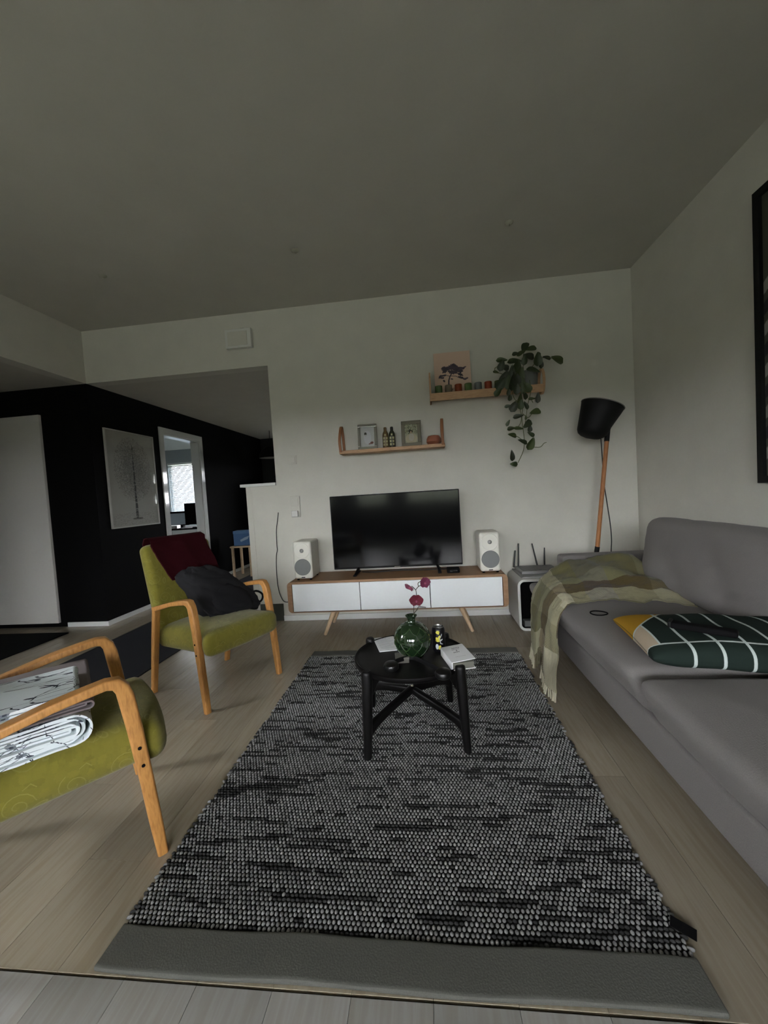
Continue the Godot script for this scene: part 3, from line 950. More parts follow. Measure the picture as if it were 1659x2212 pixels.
# ------------------------------------------------------------------ television bench and what stands on it
func media_bench() -> void:
	var o := thing("media_bench", "low oak television bench with white doors and splayed legs", "bench", Vector3(-0.295, 0, -3.37))
	var b := MB.new()
	ring(b, round_loop(-0.90, 0.90, 0.205, 0.467, 0.035), round_loop(-0.862, 0.862, 0.210, 0.448, 0.010), -0.2, 0.2)
	obj("body", b, M.oak, o)
	b = MB.new()
	b.box(Vector3(-0.86, 0.211, -0.195), Vector3(0.86, 0.447, 0.170))
	obj("inner_case", b, M.black_soft, o)
	for i in 3:
		b = MB.new()
		b.rbox(Vector3(-0.5735 + i * 0.5735, 0.3295, 0.186), Vector3(0.5685, 0.231, 0.02), 0.0025)
		obj("door", b, M.white_lacquer, o)
	for sx in [-1, 1]:
		for sz in [-1, 1]:
			b = MB.new()
			b.tube([Vector3(sx * 0.525, 0.207, sz * 0.13), Vector3(sx * 0.613, 0.0, sz * 0.160)], [0.022, 0.013], 14)
			obj("leg", b, M.pale_oak, o)
	# television
	var tv := thing("television", "large black flat television standing on the oak bench", "television", Vector3(-0.2785, 0.467, -3.40))
	b = MB.new()
	b.rbox(Vector3(0, 0.370, -0.012), Vector3(1.12, 0.646, 0.032), 0.006)
	b.rbox(Vector3(0, 0.30, -0.045), Vector3(0.8, 0.36, 0.05), 0.02)
	obj("case", b, M.black_matte, tv)
	b = MB.new()
	b.rbox(Vector3(0, 0.374, 0.0045), Vector3(1.104, 0.622, 0.003), 0.001)
	obj("screen", b, M.screen, tv)
	b = MB.new()
	b.rbox(Vector3(0.0, 0.054, 0.005), Vector3(0.05, 0.006, 0.003), 0.001)
	obj("maker_badge", b, M.pewter, tv)
	for sx in [-1, 1]:
		b = MB.new()
		b.tube([Vector3(sx * 0.34, 0.06, -0.012), Vector3(sx * 0.36, 0.012, 0.09)], [0.011, 0.008], 8)
		b.tube([Vector3(sx * 0.34, 0.06, -0.012), Vector3(sx * 0.36, 0.012, -0.11)], [0.011, 0.008], 8)
		b.rbox(Vector3(sx * 0.36, 0.006, -0.01), Vector3(0.03, 0.012, 0.24), 0.005)
		obj("foot", b, M.black_matte, tv)
	var sb := thing("media_box", "small black media box on the bench below the television", "box", Vector3(0.193, 0.467, -3.325))
	b = MB.new()
	b.rbox(Vector3(0, 0.019, 0), Vector3(0.105, 0.038, 0.09), 0.008)
	obj("body", b, M.black_soft, sb)
	b = MB.new()
	b.rbox(Vector3(0, 0.02, 0.0455), Vector3(0.06, 0.012, 0.002), 0.0008)
	obj("front_strip", b, M.black_gloss, sb)
	var cbl := MB.new()
	cbl.tube(catmull([Vector3(-0.60, 0.473, -3.46), Vector3(-0.50, 0.474, -3.43), Vector3(-0.38, 0.474, -3.45), Vector3(-0.25, 0.474, -3.47), Vector3(-0.1, 0.474, -3.45), Vector3(0.1, 0.474, -3.44), Vector3(0.15, 0.485, -3.38)], 6), 0.005, 6)
	tag(obj("television_cable", cbl, M.cable), "black cable lying on the bench under the television", "cable")
	# loudspeakers
	var labels := ["white loudspeaker on the bench end beside the hanging wall cable", "white loudspeaker on the bench end beside the wireless router"]
	var at := [Vector3(-1.064, 0.467, -3.345), Vector3(0.487, 0.467, -3.345)]
	for i in 2:
		speaker(labels[i], at[i])
	# cables hanging below the bench
	for q in [[[0.30, 0.21, -3.50], [0.36, 0.165, -3.52], [0.46, 0.16, -3.53], [0.58, 0.21, -3.52], "grey cable sagging below the oak bench, the shallower of two"], [[0.26, 0.21, -3.54], [0.42, 0.145, -3.56], [0.55, 0.165, -3.56], [0.60, 0.22, -3.55], "grey cable sagging below the oak bench, the deeper of two"]]:
		var c := MB.new()
		var pts := []
		for p in q.slice(0, 4):
			pts.append(Vector3(p[0], p[1], p[2]))
		c.tube(catmull(pts, 6), 0.004, 6)
		tag(obj("bench_cable", c, mat("grey_cable", rgb(110, 110, 108), 0.6)), q[4], "cable", "cables below the bench")

func speaker(label: String, at: Vector3) -> void:
	var o := thing("loudspeaker", label, "speaker", at, 0.0, "loudspeakers on the bench")
	var b := MB.new()
	b.rbox(Vector3(0, 0.172, 0), Vector3(0.162, 0.318, 0.25), 0.022, Basis(), 1, null, 4)
	obj("cabinet", b, M.speaker_white, o)
	b = MB.new()
	var face := Transform3D(Basis(Vector3.RIGHT, PI / 2), Vector3(0, 0, 0.1255))
	var up := Transform3D(face.basis, Vector3(0, 0.252, 0.1245))
	b.lathe([Vector2(0.066, 0.001), Vector2(0.064, 0.003), Vector2(0.058, 0.002), Vector2(0.040, 0.0016), Vector2(0.026, 0.0012), Vector2(0.016, 0.001), Vector2(0.0, 0.001)], 40, up)
	obj("waveguide", b, M.speaker_white, o)
	b = MB.new()
	b.lathe([Vector2(0.0165, 0.0), Vector2(0.0165, 0.004), Vector2(0.013, 0.0085), Vector2(0.007, 0.0105), Vector2(0, 0.011)], 24, up)
	obj("tweeter", b, M.tweeter, o)
	b = MB.new()
	b.lathe([Vector2(0.070, 0.0), Vector2(0.070, 0.004), Vector2(0.068, 0.006), Vector2(0.04, 0.0075), Vector2(0, 0.008)], 48, Transform3D(face.basis, Vector3(0, 0.113, 0.1245)))
	obj("woofer_grille", b, M.grille, o)
	b = MB.new()
	b.rbox(Vector3(0, 0.027, 0.1252), Vector3(0.032, 0.007, 0.002), 0.001)
	obj("badge", b, M.black_matte, o)
	for sx in [-1, 1]:
		for sz in [-1, 1]:
			b = MB.new()
			b.lathe([Vector2(0, 0), Vector2(0.01, 0), Vector2(0.01, 0.0135), Vector2(0, 0.0135)], 12, Transform3D(Basis(), Vector3(sx * 0.055, 0, sz * 0.095)))
			obj("pad", b, M.black_soft, o)

# ------------------------------------------------------------------ shelves and their contents
func strap(b: MB, x: float, front: float, foot: float, apex: float) -> void:
	var path := catmull([Vector3(x, foot, front), Vector3(x - 0.006, foot + 0.10, front - 0.004), Vector3(x - 0.002, apex - 0.03, front - 0.055), Vector3(x + 0.002, apex, front - 0.085), Vector3(x + 0.004, apex - 0.03, front - 0.11), Vector3(x + 0.004, foot + 0.08, front - 0.138), Vector3(x + 0.004, foot, front - 0.146)], 6)
	var st := []
	for i in path.size():
		var d: Vector3 = (path[mini(i + 1, path.size() - 1)] - path[maxi(i - 1, 0)]).normalized()
		st.append([path[i], Vector3.RIGHT * 0.012, d.cross(Vector3.RIGHT).normalized() * 0.0035])
	b.bar(st, 0.6)

func wall_shelves() -> void:
	var o := thing("strap_shelf", "oak wall shelf with leather strap loops, holding two picture frames", "shelf", Vector3.ZERO)
	var b := MB.new()
	b.rbox(Vector3(-0.275, 1.547, -3.556), Vector3(0.935, 0.03, 0.146), 0.005)
	obj("board", b, M.shelf_oak, o)
	for x in [-0.728, 0.176]:
		b = MB.new()
		strap(b, x, -3.4815, 1.548, 1.785)
		obj("strap", b, M.strap_leather, o)
	# frames
	var f := thing("photo_frame", "silver photo frame with a pale drawing on the strap shelf", "picture frame", Vector3(-0.4925, 1.562, -3.545))
	frame_parts(f, 0.176, 0.234, 0.026, M.silver, sketch_print())
	f = thing("photo_frame", "pewter photo frame with a portrait photo on the strap shelf", "picture frame", Vector3(-0.097, 1.562, -3.545))
	frame_parts(f, 0.176, 0.234, 0.032, M.pewter, portrait_print())
	# bottles with window pattern
	var spots := [[-0.326, "brown-topped small house-patterned bottle beside the silver photo frame", rgb(96, 76, 40), rgb(110, 84, 46)], [-0.268, "dark green small house-patterned bottle beside the pewter photo frame", rgb(40, 42, 26), rgb(30, 30, 20)]]
	for s in spots:
		var bt := thing("patterned_bottle", s[1], "bottle", Vector3(s[0], 1.562, -3.535), 0.0, "bottles on the strap shelf")
		b = MB.new()
		b.lathe([Vector2(0, 0), Vector2(0.026, 0), Vector2(0.0275, 0.004), Vector2(0.0275, 0.11), Vector2(0.024, 0.13), Vector2(0.014, 0.15), Vector2(0.012, 0.156)], 24)
		obj("body", b, mat("bottle_%s" % str(s[0]), s[2], 0.35), bt)
		b = MB.new()
		b.lathe([Vector2(0.0125, 0.154), Vector2(0.0135, 0.156), Vector2(0.0135, 0.178), Vector2(0.010, 0.184), Vector2(0, 0.185)], 16)
		obj("cap", b, mat("cap_%s" % str(s[0]), s[3], 0.5), bt)
		for row in 3:
			for col in 2:
				var an := (col - 0.5) * 0.95
				b = MB.new()
				b.rbox(Vector3.ZERO, Vector3(0.017, 0.02, 0.003), 0.0013)
				var q := obj("window_patch", b, mat("patch", rgb(176, 172, 132), 0.5), bt)
				q.position = Vector3(sin(an) * 0.0275, 0.028 + row * 0.028, cos(an) * 0.0275); q.rotation.y = an
		b = MB.new()
		b.rbox(Vector3.ZERO, Vector3(0.014, 0.016, 0.003), 0.0013)
		var q2 := obj("window_patch", b, M.patch, bt)
		q2.position = Vector3(0, 0.113, 0.0262); q2.rotation.x = -0.1
	# rounded reddish wooden box
	var wb := thing("wooden_bowl", "reddish brown faceted wooden bowl at the shelf end", "bowl", Vector3(0.098, 1.562, -3.545))
	b = MB.new()
	b.lathe([Vector2(0, 0), Vector2(0.05, 0), Vector2(0.068, 0.025), Vector2(0.066, 0.05), Vector2(0.05, 0.076), Vector2(0.03, 0.08), Vector2(0, 0.078)], 9)
	obj("body", b, mat("red_wood", rgb(140, 84, 62), 0.5), wb)
	# ledge shelf
	o = thing("ledge_shelf", "oak ledge shelf with a front lip, holding a row of candle jars", "shelf", Vector3.ZERO)
	b = MB.new()
	b.rbox(Vector3(0.563, 1.9755, -3.5575), Vector3(0.936, 0.017, 0.143), 0.003)
	obj("board", b, M.shelf_oak, o)
	b = MB.new()
	b.rbox(Vector3(0.563, 1.9595, -3.480), Vector3(0.936, 0.067, 0.012), 0.003)
	obj("front_lip", b, M.shelf_oak, o)
	b = MB.new()
	var prof := PackedVector2Array([Vector2(-3.629, 1.926), Vector2(-3.474, 1.926), Vector2(-3.474, 2.10), Vector2(-3.49, 2.175), Vector2(-3.53, 2.18), Vector2(-3.629, 2.18)])
	b.prism(prof, 0.012, Transform3D(Basis(Vector3(0, 0, 1), Vector3(0, 1, 0), Vector3(-1, 0, 0)), Vector3(0.092, 0, 0)), 0.002)
	obj("end_board", b, M.shelf_oak, o)
	b = MB.new()
	var lp := []
	for i in 29:
		var a := TAU * i / 28.0
		lp.append([Vector3(1.036, 2.03 + 0.105 * sin(a), -3.55 + 0.074 * cos(a)), Vector3.RIGHT * 0.011, Vector3(0, sin(a), cos(a)) * 0.004])
	b.bar(lp, 0.5)
	obj("end_hoop", b, M.shelf_oak, o)
	# print of a little tree leaning on the wall
	var pc := thing("tree_card", "pinkish card with an ink tree leaning on the ledge shelf", "card", Vector3(0.296, 1.985, -3.575))
	pc.rotation.x = -0.10
	b = MB.new()
	b.rbox(Vector3(0, 0.194, 0), Vector3(0.318, 0.388, 0.006), 0.002)
	obj("card", b, mat("card_pink", rgb(214, 186, 166), 0.8), pc)
	b = MB.new()
	b.tri(Vector3(-0.156, 0.003, 0.0034), Vector3(0.156, 0.003, 0.0034), Vector3(0.156, 0.385, 0.0034), Vector3.BACK, Vector3.BACK, Vector3.BACK, Vector2(0, 1), Vector2(1, 1), Vector2(1, 0))
	b.tri(Vector3(-0.156, 0.003, 0.0034), Vector3(0.156, 0.385, 0.0034), Vector3(-0.156, 0.385, 0.0034), Vector3.BACK, Vector3.BACK, Vector3.BACK, Vector2(0, 1), Vector2(1, 0), Vector2(0, 0))
	var pm := mat("ink_tree_print", Color(1, 1, 1), 0.85)
	pm.albedo_texture = tex(ink_tree())
	obj("print", b, pm, pc)
	# candle jars
	var jar := [["dark green", rgb(72, 92, 52)], ["grey brown", rgb(112, 104, 88)], ["rust red", rgb(134, 62, 36)], ["moss green", rgb(78, 104, 58)], ["smoke grey", rgb(104, 108, 106)], ["brick red", rgb(142, 58, 34)], ["olive green", rgb(84, 92, 54)]]
	for i in 7:
		var x := 0.165 + i * 0.0842
		var j := thing("candle_jar", "%s candle jar in the row on the ledge shelf" % jar[i][0], "candle jar", Vector3(x, 1.984, -3.522), 0.0, "candle jars on the ledge shelf")
		b = MB.new()
		b.lathe([Vector2(0, 0), Vector2(0.028, 0), Vector2(0.031, 0.004), Vector2(0.031, 0.074), Vector2(0.029, 0.076), Vector2(0.0275, 0.074), Vector2(0.0275, 0.05)], 24)
		obj("glass_cup", b, mat("jar_%d" % i, jar[i][1], 0.25), j)
		b = MB.new()
		b.lathe([Vector2(0.0275, 0.0), Vector2(0.0275, 0.052), Vector2(0.004, 0.05), Vector2(0, 0.05)], 20)
		b.tube([Vector3(0, 0.05, 0), Vector3(0.001, 0.062, 0)], 0.001, 5)
		obj("wax", b, mat("wax", rgb(200, 190, 165), 0.6), j)

func frame_parts(f: Node3D, w: float, h: float, bar: float, m: Material, im: Image) -> void:
	f.rotation.x = -0.16
	var hw := w / 2
	var bars := [[-hw, hw, h - bar, h], [-hw, hw, 0.0, bar], [-hw, -hw + bar, bar, h - bar], [hw - bar, hw, bar, h - bar]]
	for i in 4:
		var b := MB.new()
		b.rbox(Vector3((bars[i][0] + bars[i][1]) / 2, (bars[i][2] + bars[i][3]) / 2, 0), Vector3(bars[i][1] - bars[i][0], bars[i][3] - bars[i][2], 0.016), 0.004)
		obj("frame_bar", b, m, f)
	var p := MB.new()
	var x := hw - bar
	p.tri(Vector3(-x, bar, 0.001), Vector3(x, bar, 0.001), Vector3(x, h - bar, 0.001), Vector3.BACK, Vector3.BACK, Vector3.BACK, Vector2(0, 1), Vector2(1, 1), Vector2(1, 0))
	p.tri(Vector3(-x, bar, 0.001), Vector3(x, h - bar, 0.001), Vector3(-x, h - bar, 0.001), Vector3.BACK, Vector3.BACK, Vector3.BACK, Vector2(0, 1), Vector2(1, 0), Vector2(0, 0))
	var pm := mat("print_%s" % str(f.name), Color(1, 1, 1), 0.6)
	pm.albedo_texture = tex(im)
	obj("print", p, pm, f)
	p = MB.new()
	p.quad(Vector3(-x, bar, -0.006), Vector3(x, bar, -0.006), Vector3(x, h - bar, -0.006), Vector3(-x, h - bar, -0.006), Vector3.FORWARD)
	obj("back", p, M.black_soft, f)

func sketch_print() -> Image:
	var im := Image.create(128, 180, false, Image.FORMAT_RGB8)
	im.fill(rgb(178, 180, 176))
	blob(im, Vector2(64, 95), Vector2(34, 62), rgb(188, 190, 192))
	blob(im, Vector2(46, 62), Vector2(12, 15), rgb(58, 58, 46))
	blob(im, Vector2(46, 76), Vector2(9, 8), rgb(178, 176, 172))
	blob(im, Vector2(104, 146), Vector2(16, 11), rgb(104, 66, 58), -0.2)
	blob(im, Vector2(86, 154), Vector2(14, 5), rgb(122, 88, 78), -0.2)
	return im

func portrait_print() -> Image:
	var im := Image.create(120, 180, false, Image.FORMAT_RGB8)
	im.fill(rgb(150, 152, 128))
	var r := RandomNumberGenerator.new()
	r.seed = 3
	for i in 90:
		var g := r.randf_range(0.32, 0.62)
		blob(im, Vector2(r.randf_range(0, 120), r.randf_range(0, 90)), Vector2(r.randf_range(3, 9), r.randf_range(3, 8)), Color(g, g * 1.02, g * 0.8), r.randf() * 3.0)
	blob(im, Vector2(60, 140), Vector2(58, 50), rgb(172, 164, 136))
	blob(im, Vector2(48, 66), Vector2(13, 14), rgb(48, 44, 30))
	blob(im, Vector2(66, 68), Vector2(11, 12), rgb(60, 52, 36))
	blob(im, Vector2(57, 78), Vector2(8, 12), rgb(172, 152, 124))
	blob(im, Vector2(60, 125), Vector2(26, 36), rgb(176, 172, 158))
	return im

func ink_tree() -> Image:
	var im := Image.create(256, 312, false, Image.FORMAT_RGB8)
	im.fill(rgb(214, 186, 166))
	var ink := rgb(62, 56, 66)
	stroke(im, [Vector2(104, 266), Vector2(96, 236), Vector2(98, 204), Vector2(108, 176), Vector2(124, 150), Vector2(150, 134)], 11, ink, 5)
	stroke(im, [Vector2(110, 176), Vector2(84, 166), Vector2(52, 172)], 4, ink, 2)
	stroke(im, [Vector2(112, 172), Vector2(150, 178), Vector2(180, 196), Vector2(214, 206)], 4, ink, 2)
	stroke(im, [Vector2(124, 150), Vector2(96, 120), Vector2(80, 112)], 4, ink, 2)
	for c in [[118, 108, 44, 17, -0.15], [150, 120, 52, 16, 0.2], [170, 138, 30, 15, 0.5], [196, 126, 36, 8, -0.35], [76, 128, 26, 15, -0.5], [64, 112, 12, 16, 0.5], [128, 146, 40, 13, 0.1], [56, 166, 26, 6, -0.1], [46, 180, 22, 7, 0.1], [182, 168, 20, 9, 0.3], [186, 190, 18, 7, 0.3], [212, 204, 16, 7, 0.2], [226, 200, 10, 6, 0.0], [64, 206, 9, 7, 0.4], [120, 196, 9, 5, 0.0], [140, 96, 14, 12, 0.6]]:
		blob(im, Vector2(c[0], c[1]), Vector2(c[2], c[3]), ink.lerp(rgb(104, 92, 104), rng.randf() * 0.7), c[4], 0.35)
	blob(im, Vector2(104, 272), Vector2(24, 6), rgb(120, 104, 92))
	return im

# ------------------------------------------------------------------ trailing plant
func plant() -> void:
	var o := thing("trailing_pothos", "trailing heart-leaved plant in a grey pot at the ledge shelf end", "plant", Vector3(0.935, 1.984, -3.552))
	var b := MB.new()
	b.lathe([Vector2(0, 0), Vector2(0.058, 0), Vector2(0.062, 0.004), Vector2(0.070, 0.135), Vector2(0.068, 0.139), Vector2(0.064, 0.135), Vector2(0.062, 0.11)], 28)
	obj("pot", b, M.pot_grey, o)
	b = MB.new()
	b.lathe([Vector2(0.063, 0.112), Vector2(0.03, 0.12), Vector2(0, 0.118)], 16)
	obj("soil", b, M.soil, o)
	var home := o.position
	var sc := func(x: float, y: float, z: float) -> Vector3: return at_z(880.0 + x / 4.608, 720.0 + y / 4.608, z) - home
	var stem_m := mat("stem_green", rgb(92, 100, 52), 0.6)
	for s in [[[1160, 420, -3.52], [1140, 500, -3.46], [1130, 580, -3.43], [1150, 700, -3.43], [1140, 850, -3.44], [1155, 980, -3.44], [1165, 1080, -3.45], [1150, 1180, -3.45], [1100, 1290, -3.46]], [[1210, 430, -3.52], [1225, 520, -3.45], [1230, 580, -3.43], [1200, 700, -3.43], [1180, 830, -3.44], [1172, 900, -3.45]], [[1100, 430, -3.50], [1040, 540, -3.44], [1060, 640, -3.42], [1110, 720, -3.42], [1135, 850, -3.43], [1100, 930, -3.44], [1030, 930, -3.44]], [[1240, 1130, -3.44], [1320, 1132, -3.45], [1360, 1095, -3.46], [1385, 1085, -3.46]], [[1200, 400, -3.54], [1300, 260, -3.50], [1400, 245, -3.47], [1470, 252, -3.45]], [[1160, 400, -3.54], [1150, 260, -3.50], [1165, 170, -3.47]], [[1250, 690, -3.43], [1240, 660, -3.43], [1280, 640, -3.43]], [[1150, 800, -3.44], [1200, 840, -3.44], [1240, 800, -3.43]], [[1165, 1080, -3.45], [1100, 1030, -3.44], [1050, 1015, -3.43]], [[1000, 440, -3.46], [930, 400, -3.43], [880, 390, -3.42], [870, 350, -3.42], [900, 330, -3.42]]]:
		var pts := []
		for p in s:
			pts.append(sc.call(p[0], p[1], p[2]))
		b = MB.new()
		b.tube(catmull(pts, 5), 0.0026, 6)
		obj("stem", b, stem_m, o)
	# heart-shaped leaf, tip along +x, folded along its rib
	var leaf := []
	for kind in 2:
		b = MB.new()
		var rows := []
		for i in 9:
			var t := i / 8.0
			var w := 0.37 * pow(sin(PI * pow(1.0 - t, 0.62) * 0.98 + 0.02), 0.8) * (1.0 - 0.25 * kind)
			var row := []
			for j in 5:
				var s := (j - 2) / 2.0
				row.append(Vector3(t - 0.16 * absf(s) * (1.0 - t) * (1.0 - t), 0.16 * absf(s) * w * 2.0 - 0.18 * t * t, s * w))
			rows.append(row)
		b.grid(rows, false, false, false)
		leaf.append(b.commit())
	var greens := []
	for c in [rgb(40, 54, 28), rgb(48, 64, 30), rgb(36, 48, 26), rgb(60, 74, 36), rgb(42, 48, 34)]:
		var lm := mat("leaf_%d" % greens.size(), c, 0.42)
		lm.backlight_enabled = true; lm.backlight = Color(0.18, 0.2, 0.1)
		greens.append(lm)
	# centre x, y, way the tip points (0 right, 90 down), length, depth: read off the photograph
	var table := [[1170, 135, -75, 100, -3.47], [1235, 150, -15, 105, -3.48], [1075, 205, 175, 62, -3.45], [1130, 195, 150, 85, -3.46], [1215, 228, 10, 100, -3.48], [1300, 218, -60, 75, -3.49], [1300, 262, 90, 115, -3.48], [1330, 300, 80, 90, -3.50], [1500, 262, 20, 115, -3.46], [1392, 242, 10, 75, -3.47], [1165, 270, 100, 85, -3.46], [935, 265, 182, 95, -3.44], [935, 325, 110, 95, -3.43], [880, 385, 200, 55, -3.43], [975, 340, 20, 80, -3.44], [1060, 275, 180, 118, -3.45], [1090, 340, 100, 125, -3.43], [1040, 400, 95, 130, -3.42], [1120, 420, 100, 135, -3.41], [960, 440, 120, 125, -3.42], [930, 505, 125, 120, -3.42], [1000, 490, 100, 120, -3.41], [1050, 500, 90, 125, -3.40], [1140, 480, 80, 115, -3.41], [1085, 455, 70, 120, -3.40], [1250, 362, 200, 118, -3.44], [900, 588, 132, 85, -3.42], [1010, 580, 100, 75, -3.41], [1200, 540, 60, 95, -3.41], [1300, 645, 92, 88, -3.43], [1020, 640, 90, 62, -3.42], [1235, 650, 180, 58, -3.43], [1172, 620, 70, 75, -3.42], [1120, 650, 100, 85, -3.41], [1060, 730, 120, 105, -3.42], [1000, 725, 170, 62, -3.43], [1130, 712, 90, 85, -3.41], [1185, 720, 60, 75, -3.42], [1280, 780, -18, 98, -3.43], [1100, 825, 170, 90, -3.42], [1200, 900, -40, 92, -3.43], [1000, 895, 120, 60, -3.44], [1030, 948, 172, 68, -3.44], [1105, 945, 188, 78, -3.43], [1220, 950, 90, 62, -3.44], [1235, 1005, 30, 72, -3.43], [1050, 1015, 10, 78, -3.43], [1155, 1078, 18, 88, -3.44], [1230, 1105, 112, 112, -3.43], [1045, 1222, 82, 95, -3.45], [1065, 1302, 2, 68, -3.45], [1180, 840, 90, 42, -3.44], [1090, 560, 95, 90, -3.41], [1150, 560, 80, 85, -3.41]]
	var k := 0
	for l in table:
		var c: Vector3 = sc.call(l[0], l[1], l[4])
		var a := deg_to_rad(l[2])
		var tip: Vector3 = (sc.call(l[0] + cos(a) * 20.0, l[1] + sin(a) * 20.0, l[4]) - c).normalized()
		var size: float = l[3] / 4.608 * 3.45 / FOCAL * 1.0
		var face := (Vector3(0, 0, 1) + Vector3(rng.randf_range(-0.55, 0.55), rng.randf_range(0.0, 0.6), 0)).normalized()
		var side := tip.cross(face).normalized()
		face = side.cross(tip).normalized()
		var q := put("leaf", leaf[k % 2], greens[k % 5], o)
		q.transform = Transform3D(Basis(tip, face, tip.cross(face).normalized()).scaled_local(Vector3.ONE * size), c - tip * size * 0.5)
		k += 1

# ------------------------------------------------------------------ things fixed to walls and ceiling
func wall_fittings() -> void:
	var v := thing("wall_vent", "white rectangular vent box high on the wall above the opening", "vent", Vector3(-1.6485, 2.682, WF))
	var b := MB.new()
	b.rbox(Vector3(0, 0, 0.022), Vector3(0.252, 0.176, 0.044), 0.006)
	obj("box", b, M.white_shell, v)
	b = MB.new()
	b.rbox(Vector3(-0.006, -0.004, 0.046), Vector3(0.19, 0.128, 0.006), 0.003)
	obj("cover", b, M.wall_paint, v)
	b = MB.new()
	b.rbox(Vector3(0.045, 0.0885, 0.03), Vector3(0.04, 0.004, 0.014), 0.0015)
	obj("latch", b, M.black_soft, v)
	var s := thing("wall_switch", "small white wall switch between the half wall and the strap shelf", "switch", Vector3(-1.225, 1.527, WF))
	b = MB.new()
	b.rbox(Vector3(0, 0, 0.005), Vector3(0.082, 0.082, 0.010), 0.003)
	obj("plate", b, M.wall_paint, s)
	b = MB.new()
	b.rbox(Vector3(0, 0, 0.012), Vector3(0.056, 0.056, 0.006), 0.002)
	obj("rocker", b, M.wall_paint, s)
	s = thing("wall_socket", "tall white socket plate with a plug-in on the wall above the speaker", "socket", Vector3(-1.225, 1.087, WF))
	b = MB.new()
	b.rbox(Vector3(0, 0, 0.006), Vector3(0.09, 0.20, 0.012), 0.003)
	obj("plate", b, M.wall_paint, s)
	b = MB.new()
	b.rbox(Vector3(-0.006, -0.066, 0.022), Vector3(0.062, 0.058, 0.026), 0.006)
	obj("plug", b, M.white_shell, s)
	b = MB.new()
	b.rbox(Vector3(0, 0.045, 0.0135), Vector3(0.06, 0.08, 0.005), 0.002)
	obj("rocker", b, M.wall_paint, s)
	b = MB.new()
	var pts := []
	for p in [[601, 1107], [600, 1120], [597, 1145], [598, 1178], [599, 1188], [597, 1200], [597, 1225], [599, 1255], [603, 1278], [610, 1295], [617, 1300.5], [626, 1300]]:
		pts.append(at_z(p[0], p[1], WF + 0.006))
	b.tube(catmull(pts, 4), 0.0035, 7)
	tag(obj("wall_cable", b, M.cable), "thin black cable hanging down the wall beside the bench", "cable")
	for q in [[-2.322, "small pale ceiling hook plate near the corner of the black hall"], [-0.828, "small pale ceiling hook plate in line with the strap shelf"], [0.662, "small pale ceiling hook plate in line with the ledge shelf"]]:
		var c := thing("ceiling_hook", q[1], "ceiling hook", Vector3(q[0], TOP, -2.83), 0.0, "ceiling hooks in a row")
		b = MB.new()
		b.lathe([Vector2(0, -0.012), Vector2(0.012, -0.012), Vector2(0.024, -0.006), Vector2(0.028, 0.0)], 20)
		obj("plate", b, mat("hook_plate", rgb(168, 166, 150), 0.7), c)
		b = MB.new()
		b.tube(catmull([Vector3(0, -0.010, 0), Vector3(0, -0.014, 0), Vector3(0.005, -0.019, 0), Vector3(0.001, -0.024, 0), Vector3(-0.004, -0.020, 0)], 4), 0.0015, 6)
		obj("hook", b, M.hook_plate, c)
	# tall picture on the right wall
	var p := thing("wall_picture", "tall black framed picture on the wall above the sofa", "picture", Vector3(WR, 1.845, -1.82))
	b = MB.new()
	for r in [[-0.53, -0.492, -0.757, 0.757], [0.492, 0.53, -0.757, 0.757], [-0.492, 0.492, 0.72, 0.757], [-0.492, 0.492, -0.757, -0.72]]:
		b.box(Vector3(-0.03, r[2], r[0]), Vector3(0, r[3], r[1]))
	obj("frame", b, M.black_matte, p)
	b = MB.new()
	var L := Vector3.LEFT
	b.tri(Vector3(-0.012, -0.72, -0.492), Vector3(-0.012, -0.72, 0.492), Vector3(-0.012, 0.72, 0.492), L, L, L, Vector2(0, 1), Vector2(1, 1), Vector2(1, 0))
	b.tri(Vector3(-0.012, -0.72, -0.492), Vector3(-0.012, 0.72, 0.492), Vector3(-0.012, 0.72, -0.492), L, L, L, Vector2(0, 1), Vector2(1, 0), Vector2(0, 0))
	var im := Image.create(240, 350, false, Image.FORMAT_RGB8)
	im.fill(rgb(70, 72, 60))
	for i in 9:
		stroke(im, [Vector2(-10, 120 + i * 26), Vector2(40, 84 + i * 26), Vector2(120, 70 + i * 25), Vector2(250, 96 + i * 24)], 12, rgb(150, 148, 140) if i % 2 == 0 else rgb(26, 24, 26))
	var pm := mat("stripe_print", Color(1, 1, 1), 0.7)
	pm.albedo_texture = tex(im)
	obj("print", b, pm, p)

